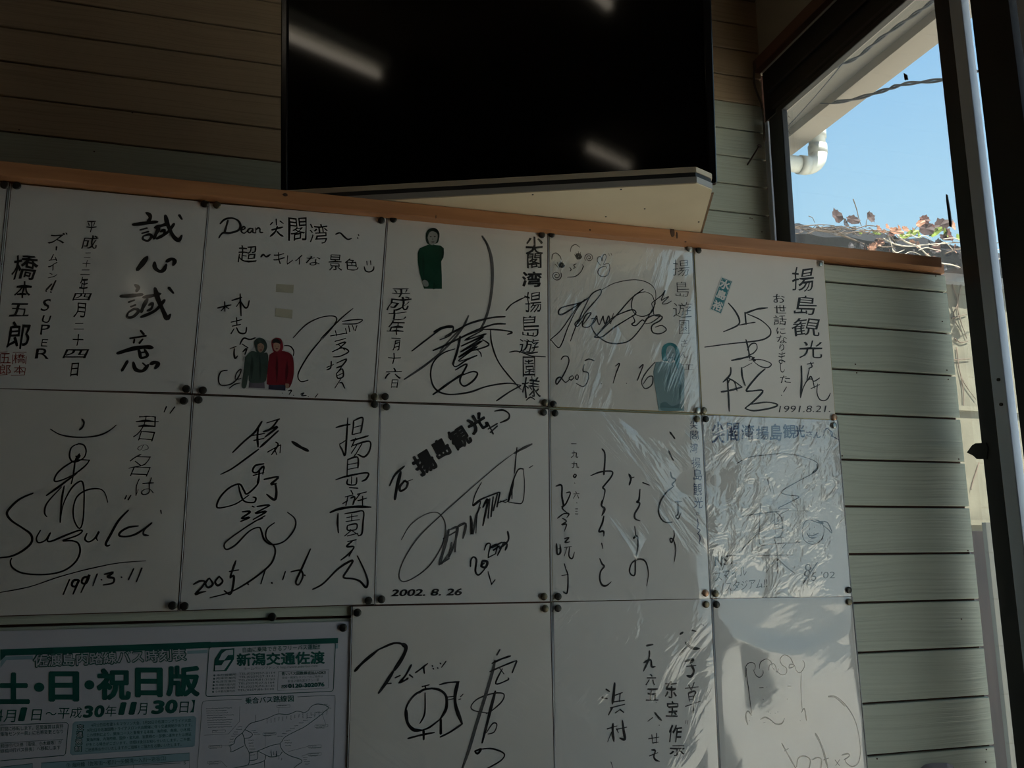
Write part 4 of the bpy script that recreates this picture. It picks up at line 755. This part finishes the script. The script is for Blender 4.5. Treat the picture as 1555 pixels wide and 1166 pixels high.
for x in (326, 350): f('eye', [(x-7, 154), (x, 150), (x+7, 153), (x, 158)], HAIR, 4, False)
f('nose', [(337,158),(342,172),(334,173)], pm('printed skin shade', (.22,.22,.21)), 4, False); f('mouth', [(326,184),(338,181),(350,184),(338,190)], pm('printed lips', (.14,.12,.12)), 4)
c = Crop(825, 340, .2572)
o = cutout((1018, 575), 'cut out photo of a person with long hair printed in pale teal'); f = lay(c, 0, o)
f('top', [(664,815),(700,812),(740,822),(790,815),(815,825),(833,860),(832,1000),(831,1104),(681,1104),(668,1010),(654,930),(650,870)], TB, 1, False)
f('hair', [(702,800),(698,750),(712,715),(745,702),(780,712),(800,745),(806,790),(800,830),(796,866),(782,830),(770,800),(720,812)], TH, 2); f('face', [(722,768),(730,730),(752,718),(774,735),(780,770),(770,800),(750,818),(730,802)], TS, 3)
f('shade', [(745,830),(752,880),(738,960),(730,900)], TB2, 2); f('shade', [(690,1060),(720,1050),(760,1075),(810,1060),(822,1090),(800,1102),(700,1102)], TB2, 2); f('shade', [(800,900),(815,960),(806,1040),(798,970)], TB2, 2)
for x in (736, 765): f('eye', [(x-6, 762), (x, 759), (x+6, 762), (x, 766)], TB2, 4, False)
f('mouth', [(738,790),(751,796),(764,789),(751,786)], TB2, 4)
# ------------------------------------------------------------------ bus timetable poster
PP = mat('cool white poster paper', (.56, .56, .62), .6); PG = mat('dark green print', (.006, .10, .082), .5); PL = mat('pale blue green print', (.26, .40, .46), .6); PG2 = mat('thin grey green print', (.10, .17, .17), .6); PWW = mat('unprinted white', (.50, .52, .57), .6)
q = [px2w(*p) for p in ((-260, 966), (532.5, 943.5), (524.5, 1215), (-300, 1235))]
po = empty('bus_timetable_poster', (-.2, DC, -.3), 'white and green bus timetable poster at the lower left', 'poster')
V = [(x, DC+.0015, z) for x, z in q]+[(x, DC+.0032, z) for x, z in q]
mesh_obj('paper_sheet', V, [(0,1,2,3),(7,6,5,4),(0,4,5,1),(1,5,6,2),(2,6,7,3),(3,7,4,0)], PP, po)
Y0 = DC+.0013
L = Crop(0, 930, .2058); R = Crop(290, 930, .2024)
def rrect(k, crop, pts, w, rad=18, closed=True):
    out = []; n = len(pts)
    for i in range(n):
        p, a, b = Vector(pts[i]), Vector(pts[i-1]), Vector(pts[(i+1) % n]); u = (a-p).normalized()*rad; v = (b-p).normalized()*rad
        for t in (0, .33, .67, 1): out.append(tuple((p+u)*(1-t)**2+p*2*t*(1-t)+(p+v)*t*t))
    out.append(out[0]); k.ribbon([crop.P(*p) for p in out], crop.W(w), 1, False)
def field(*cp):
    kk = Ink(Y0); kk.poly(*cp); kk.build('pale_print_field', PL, po)
field(L, [(20, 326), (240, 318), (240, 345), (45, 352), (0, 410), (0, 375)]); field(L, [(1380, 283), (1530, 276), (1530, 300), (1380, 307)]); field(R, [(1085, 238), (1103, 238), (1103, 270), (1085, 272)])
field(L, [(550, 806), (1432, 764), (1448, 780), (1436, 985), (1420, 993), (530, 1055), (513, 1040), (534, 822)])
field(L, [(302, 1112), (1398, 1038), (1396, 1090), (830, 1140), (300, 1175)]); field(L, [(0, 1142), (238, 1116), (236, 1175), (0, 1175)])
k = Ink(Y0-.0001)
k.poly(L, [(0, 273), (1555, 217), (1555, 262), (40, 320), (0, 358)]); k.poly(R, [(0, 229), (1105, 191), (1103, 231), (0, 268)])
k.run(L, '佐渡島内路線バス時刻表', 240, 412, 1382, 362, 108, .075)
for a in (('土',98,560,242,236),('日',470,547,228,226),('祝',838,530,255,238),('日',1098,517,208,222),('版',1350,507,250,232)): k.glyph(L, *a, 0, .042, 0)
k.ellipse(L, 287, 552, 38, 34); k.ellipse(L, 658, 535, 37, 34)
for ch, x, y, w, h, b in (('4',-5,760,44,90,0),('月',70,765,88,92,0),('1',165,752,50,104,.045),('日',268,757,72,82,0),('〜',375,747,80,30,0),('平',468,745,86,80,0),('成',560,740,86,80,0),('3',650,733,72,92,.05),('0',732,730,76,92,.05),('年',817,728,82,82,0),('1',902,710,46,96,.05),('1',978,708,46,96,.05),('月',1050,712,68,88,0),('3',1166,700,92,104,.05),('0',1264,695,92,104,.05),('日',1358,700,64,82,0),('】',1420,692,28,92,0)): k.glyph(L, ch, x, y, w, h, 0, b, 0, .12)
k.run(L, '町間に移転します。区間運賃は真野', 2, 878, 466, 856, 32); k.run(L, '集落センター前」に名称変更となり', 2, 915, 464, 893, 32); k.run(L, '和田行バス停（南線、小木線等）が', 2, 1002, 455, 974, 32); k.run(L, '線相川行バス停奥）へ移転します', 2, 1040, 445, 1012, 32)
k.ribbon([L.P(0, 832), L.P(488, 814), L.P(502, 826), L.P(482, 1042), L.P(468, 1056), L.P(0, 1096)], L.W(4), 1, False); k.ribbon([L.P(0, 965), L.P(464, 937)], L.W(2), 1, False)
for i, ch in enumerate('交通規制'): k.glyph(L, ch, 592-6*i, 848+53*i, 56, 50, 0, .075, 0)
for a in (('4月22日㊐佐渡トキマラソン大会、5月20日㊐佐渡ロングライド大会、',672,846,1418,808),('9月2日㊐佐渡国際トライアスロン大会開催に伴う交通規制があります。',643,884,1418,842),('この規制により、競技コースと重複する本線、海府線、南線、小木線、',640,920,1412,876),('東海岸線、内海府線、国仲・金丸線、岩首線の一部便に運休または遅延',637,954,1412,912),('が生じる場合がございます。詳細は後日お知らせいたします。ご不便、',632,990,1410,948),('ご迷惑等おかけいたしますがご理解とご協力をお願いいたします。',628,1028,1338,986)): k.run(L, *a, 26)
k.run(L, '⑨ 海府線（佐和田〜相川〜尖閣湾〜入川〜岩谷口）', 490, 1148, 1225, 1094, 36, .004)
k.ribbon([L.P(300, 1175), L.P(302, 1112), L.P(1398, 1037), L.P(1396, 1175)], L.W(3), 1, False); k.ribbon([L.P(300, 1176), L.P(850, 1136), L.P(1396, 1092)], L.W(3), 1, False); k.ribbon([L.P(985, 1125), L.P(985, 1180)], L.W(3), 1, False); k.ribbon([L.P(1050, 1128), L.P(1330, 1112)], L.W(3), 1, False); k.run(L, 'S', 1355, 1122, 1372, 1121, 24)
k.ribbon([L.P(0, 1142), L.P(238, 1116), L.P(236, 1175)], L.W(3), 1, False)
rrect(k, R, [(135, 262), (1085, 223), (1068, 592), (110, 632)], 5, 22)
k.poly(R, [(225, 277), (325, 268), (323, 350), (265, 441), (168, 443), (176, 352)])
k.run(R, '自由に乗降できるフリーバス運転!!', 388, 302, 970, 276, 40, .012); k.run(R, '新潟交通佐渡', 343, 405, 1006, 386, 98, .035)
k.run(R, '青いバス回数券支払いOK!!', 680, 474, 1012, 464, 28, .02); k.run(R, '0120-302076', 730, 568, 1003, 556, 32, .04)
k.poly(R, [(680, 545), (720, 543), (719, 568), (679, 570)])
k.run(R, '乗合バス路線図', 408, 688, 772, 670, 50, .012)
k.build('green_print', PG, po)
k = Ink(Y0-.0005)
k.run(L, '佐渡島内路線バス時刻表', 250, 402, 1372, 354, 88, .012)
for i, ch in enumerate('交通規制'): k.glyph(L, ch, 592-6*i, 848+53*i, 44, 40, 0, .0, 0)
tag(k.build('reversed_lettering', PWW, po), kind='stuff')
for pts in ([(262, 285), (316, 278), (315, 318), (278, 320), (250, 356), (208, 358), (232, 308)], [(180, 398), (228, 396), (252, 362), (300, 356), (272, 400), (248, 432), (180, 436)]): k = Ink(Y0-.0005); k.poly(R, pts); k.build('logo_stroke', PWW, po)
k = Ink(Y0-.0005)
k.ellipse(R, 690, 556, 7, 7, 3); k.ellipse(R, 709, 555, 7, 7, 3)
k.build('tape_symbol', PWW, po)
k = Ink(Y0-.0001)
k.run(R, 'ホームページアドレス http://www.sado-bus.com', 395, 438, 950, 414, 26)
for i, (nm, tel) in enumerate((('本社営業所', 'TEL(0259)57-2114'), ('両津営業所', 'TEL(0259)27-3141'), ('佐渡営業所', 'TEL(0259)81-3150'), ('両津観光案内所', 'TEL(0259)27-5164'), ('相川観光案内所', 'TEL(0259)74-3131'), ('小木観光案内所', 'TEL(0259)86-3130'))):
    y = 480+24.6*i; k.run(R, nm, 190-2*i, y, 340-2*i, y-5, 18); k.run(R, tel, 360-2*i, y-7, 632-2*i, y-16, 20); k.ellipse(R, 175-2*i, y-7, 8, 8, None, 10)
rrect(k, R, [(655, 445), (1036, 430), (1030, 568), (648, 586)], 2, 4)
k.run(R, '安全・確実なタクシーのご用命は', 685, 500, 990, 488, 18); k.run(R, '新潟交通佐渡タクシー部', 726, 528, 962, 516, 22)
k.ribbon(catmull([R.P(*p) for p in ((380, 652), (240, 658), (110, 664), (84, 684), (78, 760), (60, 1000), (44, 1180))], 3), R.W(3), 1, False); k.ribbon(catmull([R.P(*p) for p in ((800, 634), (1000, 624), (1070, 622), (1082, 640), (1080, 760), (1072, 1000), (1066, 1180))], 3), R.W(3), 1, False)
for st in ('385,905 415,865 440,838 470,825 510,815 550,802 585,790 610,778 655,762 720,766 760,755 790,742 820,744 850,752 880,735 900,708 930,692 960,688 1010,698 1032,718 1000,745 980,765 900,825 850,860 800,885 740,915 700,940 684,965 670,985 672,1010 684,1030 700,1050 740,1075 800,1095 826,1106 830,1125 800,1145 770,1170',
           '385,905 400,950 405,992 425,1030 436,1056 438,1110 425,1145 360,1160 300,1175', '436,1056 500,1040 600,1000 670,986', '500,1040 496,1100 440,1112', '385,905 335,945 322,985 292,1000 300,1030 306,1046 400,1000', '405,880 460,912 440,940 402,945', '500,1040 560,1070 600,1085 660,1075 684,1048', '560,1072 550,1112 480,1138 425,1146', '550,1112 553,1166', '600,1040 604,1080', '640,1040 644,1080'):
    k.strokes(R, 'w4 '+st, 4, 1)
for x, y, x2, y2 in ((655, 755, 662, 712), (556, 1010, 556, 915), (985, 765, 1012, 842), (235, 1000, 290, 1003), (730, 1045, 880, 1005), (830, 1080, 880, 1062), (228, 1118, 270, 1160), (366, 705, 362, 820), (362, 820, 280, 912), (280, 912, 98, 922)): k.ribbon([R.P(x, y), R.P(x2, y2)], R.W(2), 1, False)
pr = random.Random(5)
for x, y in ((645, 697), (930, 845), (540, 905), (133, 1000), (880, 998), (880, 1057), (125, 1118), (160, 885)): rrect(k, R, [(x, y), (x+98, y-4), (x+97, y+14), (x-1, y+18)], 2, 3)
def dashes(x, y, n, dx, dy, l, vert=False):      # map captions too small to read
    for i in range(n):
        a, b = x+dx*i, y+dy*i; ll = l*pr.uniform(.6, 1)
        for j in range(0, int(ll), 9):
            if vert: k.ribbon([R.P(a, b+j), R.P(a+pr.uniform(-3, 3), b+j+6)], R.W(3.5), 1, False)
            else: k.ribbon([R.P(a+j, b-j*.03), R.P(a+j+6, b+pr.uniform(-3, 3)-j*.03)], R.W(3.5), 1, False)
dashes(112, 722, 9, 2, 17.5, 225); dashes(570, 800, 16, 30, -4.5, 38, True); dashes(650, 930, 10, 32, -20, 40); dashes(700, 960, 3, 4, 20, 50); dashes(350, 860, 4, -12, 18, 45); dashes(430, 960, 6, 3, 22, 45); dashes(300, 930, 4, -6, 22, 40)
dashes(655, 700, 1, 0, 0, 80); dashes(940, 852, 2, 0, 16, 80); dashes(550, 910, 2, 0, 16, 80); dashes(140, 1005, 2, 0, 16, 80); dashes(890, 1003, 2, 0, 16, 85); dashes(890, 1062, 2, 0, 16, 85); dashes(135, 1124, 2, 0, 16, 85); dashes(165, 890, 1, 0, 0, 50); dashes(840, 1090, 4, 5, 16, 40); dashes(600, 1030, 5, 20, 16, 30, True); dashes(455, 890, 3, 10, 12, 50); dashes(485, 770, 1, 0, 0, 60, True); dashes(1000, 690, 3, 14, 14, 40)
k.build('map_print', PG2, po)
# ------------------------------------------------------------------ thumbtacks
def pinmat(nm, c, me=.75, ro=.38): return mat(nm, c, ro, metal=me)
PD = pinmat('dark bronze thumbtack', (.045, .042, .036), .6); PM_ = pinmat('dull brass thumbtack', (.16, .14, .095)); PC = pinmat('copper thumbtack', (.42, .25, .16)); PS = pinmat('pale steel thumbtack', (.34, .36, .34), .8, .3)
def pin_mesh(M):
    prof = [(.0, .0031), (.0025, .0030), (.0044, .0026), (.0052, .0019), (.0054, .0010), (.0049, .0004), (.0, .0004)]; n = 18; V = []; F = []
    for r, h in prof:
        for k in range(n): V.append((r*math.cos(2*math.pi*k/n), -h, r*math.sin(2*math.pi*k/n)))
    for j in range(len(prof)-1):
        for k in range(n): F.append((j*n+k, j*n+(k+1) % n, (j+1)*n+(k+1) % n, (j+1)*n+k))
    for k in range(1): V += [(0, 0, 0)]
    me = bpy.data.meshes.new('thumbtack'); me.from_pydata(V, [], F); me.materials.append(M); me.polygons.foreach_set('use_smooth', [True]*len(me.polygons)); return me
PMESH = {a: pin_mesh(b) for a, b in (('d', PD), ('m', PM_), ('c', PC), ('s', PS))}
WORD = {'d': 'dark bronze', 'm': 'dull brass', 'c': 'copper coloured', 's': 'pale steel'}
WHO = {'A': 'the four brush character card', 'Z': 'the leftmost cut off card', 'B': 'the Dear greeting card', 'C': 'the green sweater photo card', 'D': 'the winking doodle card', 'E': 'the teal sticker card', 'F': 'the smile drawing card', 'G': 'the cursive 2005 card', 'H': 'the slanted To card', 'I': 'the brush poem card', 'J': 'the ponytail doodle card', 'K': 'the clock drawing card', 'L': 'the brushed play title card', 'M': 'the curly hair drawing card', 'P': 'the bus timetable poster'}
PIN = """A tl 25.5 282 d;Z tr 7 281 d;A tr 311 309.6 d;A br 283 590.3 d;B bl 308.2 592.5 d;B tl 329.6 311.4 m;B tr 579 334.5 d;B br 568.7 602.3 m;C tl 597.3 332.8 d;C tr 823 356.6 d;C bl 585 602.1 d;C br 827.2 611.3 m;D tl 837.9 356 d;D tr 1046.7 377.8 s;D bl 840.4 613.4 d;D br 1059.5 623 s;E tl 1060.8 380.1 d;E tr 1246 400.5 s;E bl 1068.9 622.9 m;E br 1267 633.6 c;F tr 279.3 608.6 d;F br 262 919.4 d;G bl 280 920.3 d;G tl 301.4 607 d;G tr 568.8 613.8 d;G br 559.6 911.8 d;H tl 586.8 617.6 d;H tr 825.4 626 d;H bl 579.3 909.9 d;H br 826 905.6 m;I tl 842.9 627.3 d;I tr 1058.4 635.8 m;I bl 847.6 905.7 d;I br 1071.5 900.4 c;J tl 1072 636.2 d;J tr 1266.6 645.8 s;J bl 1086.5 901.2 m;J br 1289 895.8 d;K tl 542.8 930.2 d;K tr 828 924 m;L tl 847.2 923.5 d;L tr 1072.4 917.6 m;M tl 1088.3 917.8 d;M tr 1289.4 914 m;P tr 521.3 953 d"""
CN = {'tl': 'top left', 'tr': 'top right', 'bl': 'bottom left', 'br': 'bottom right'}
def pin(px, py, kind, label, y):
    w = px2w(px, py, y-.001); o = bpy.data.objects.new('thumbtack', PMESH[kind]); COL.objects.link(o); o.location = (w[0], y, w[1]); o.rotation_euler = (random.uniform(-.06, .06), 0, random.uniform(-.06, .06))
    tag(o, label, 'thumbtack', 'thumbtacks holding the cards')
for s_ in PIN.split(';'):
    a, cn, x, y, kd = s_.split(); pin(float(x), float(y), kd, '%s thumbtack at the %s corner of %s' % (WORD[kd], CN[cn], WHO[a]), DC-.0012 if a != 'P' else DC+.0012)
pin(413.5, 936.8, 'd', 'dark thumbtack alone in the bare siding above the bus timetable', D1-.0004)

# pouch hanging low on the siding, only its top edge in the photo
P = [px2w(*p, D1) for p in ((1392, 1180), (1397, 1166), (1404, 1160.5), (1418, 1158), (1436, 1158), (1447, 1162), (1452, 1180))]; zb_ = P[0][1]-.16
P = P+[(P[-1][0], zb_), (P[0][0], zb_)]; n = len(P); mx_ = sum(p[0] for p in P)/n; mz_ = sum(p[1] for p in P)/n
V = [(x, D1-.0008, z) for x, z in P]+[(mx_+(x-mx_)*.72, D1-.009, mz_+(z-mz_)*.9) for x, z in P]
tag(mesh_obj('plastic_pouch', V, [tuple(range(n, 2*n))]+[(i, (i+1) % n, n+(i+1) % n, n+i) for i in range(n)]+[tuple(range(n))[::-1]], mat('pinkish grey glossy film', (.42, .37, .38), .12), None), 'glossy pinkish pouch whose top edge peeps in at the bottom of the siding', 'pouch')
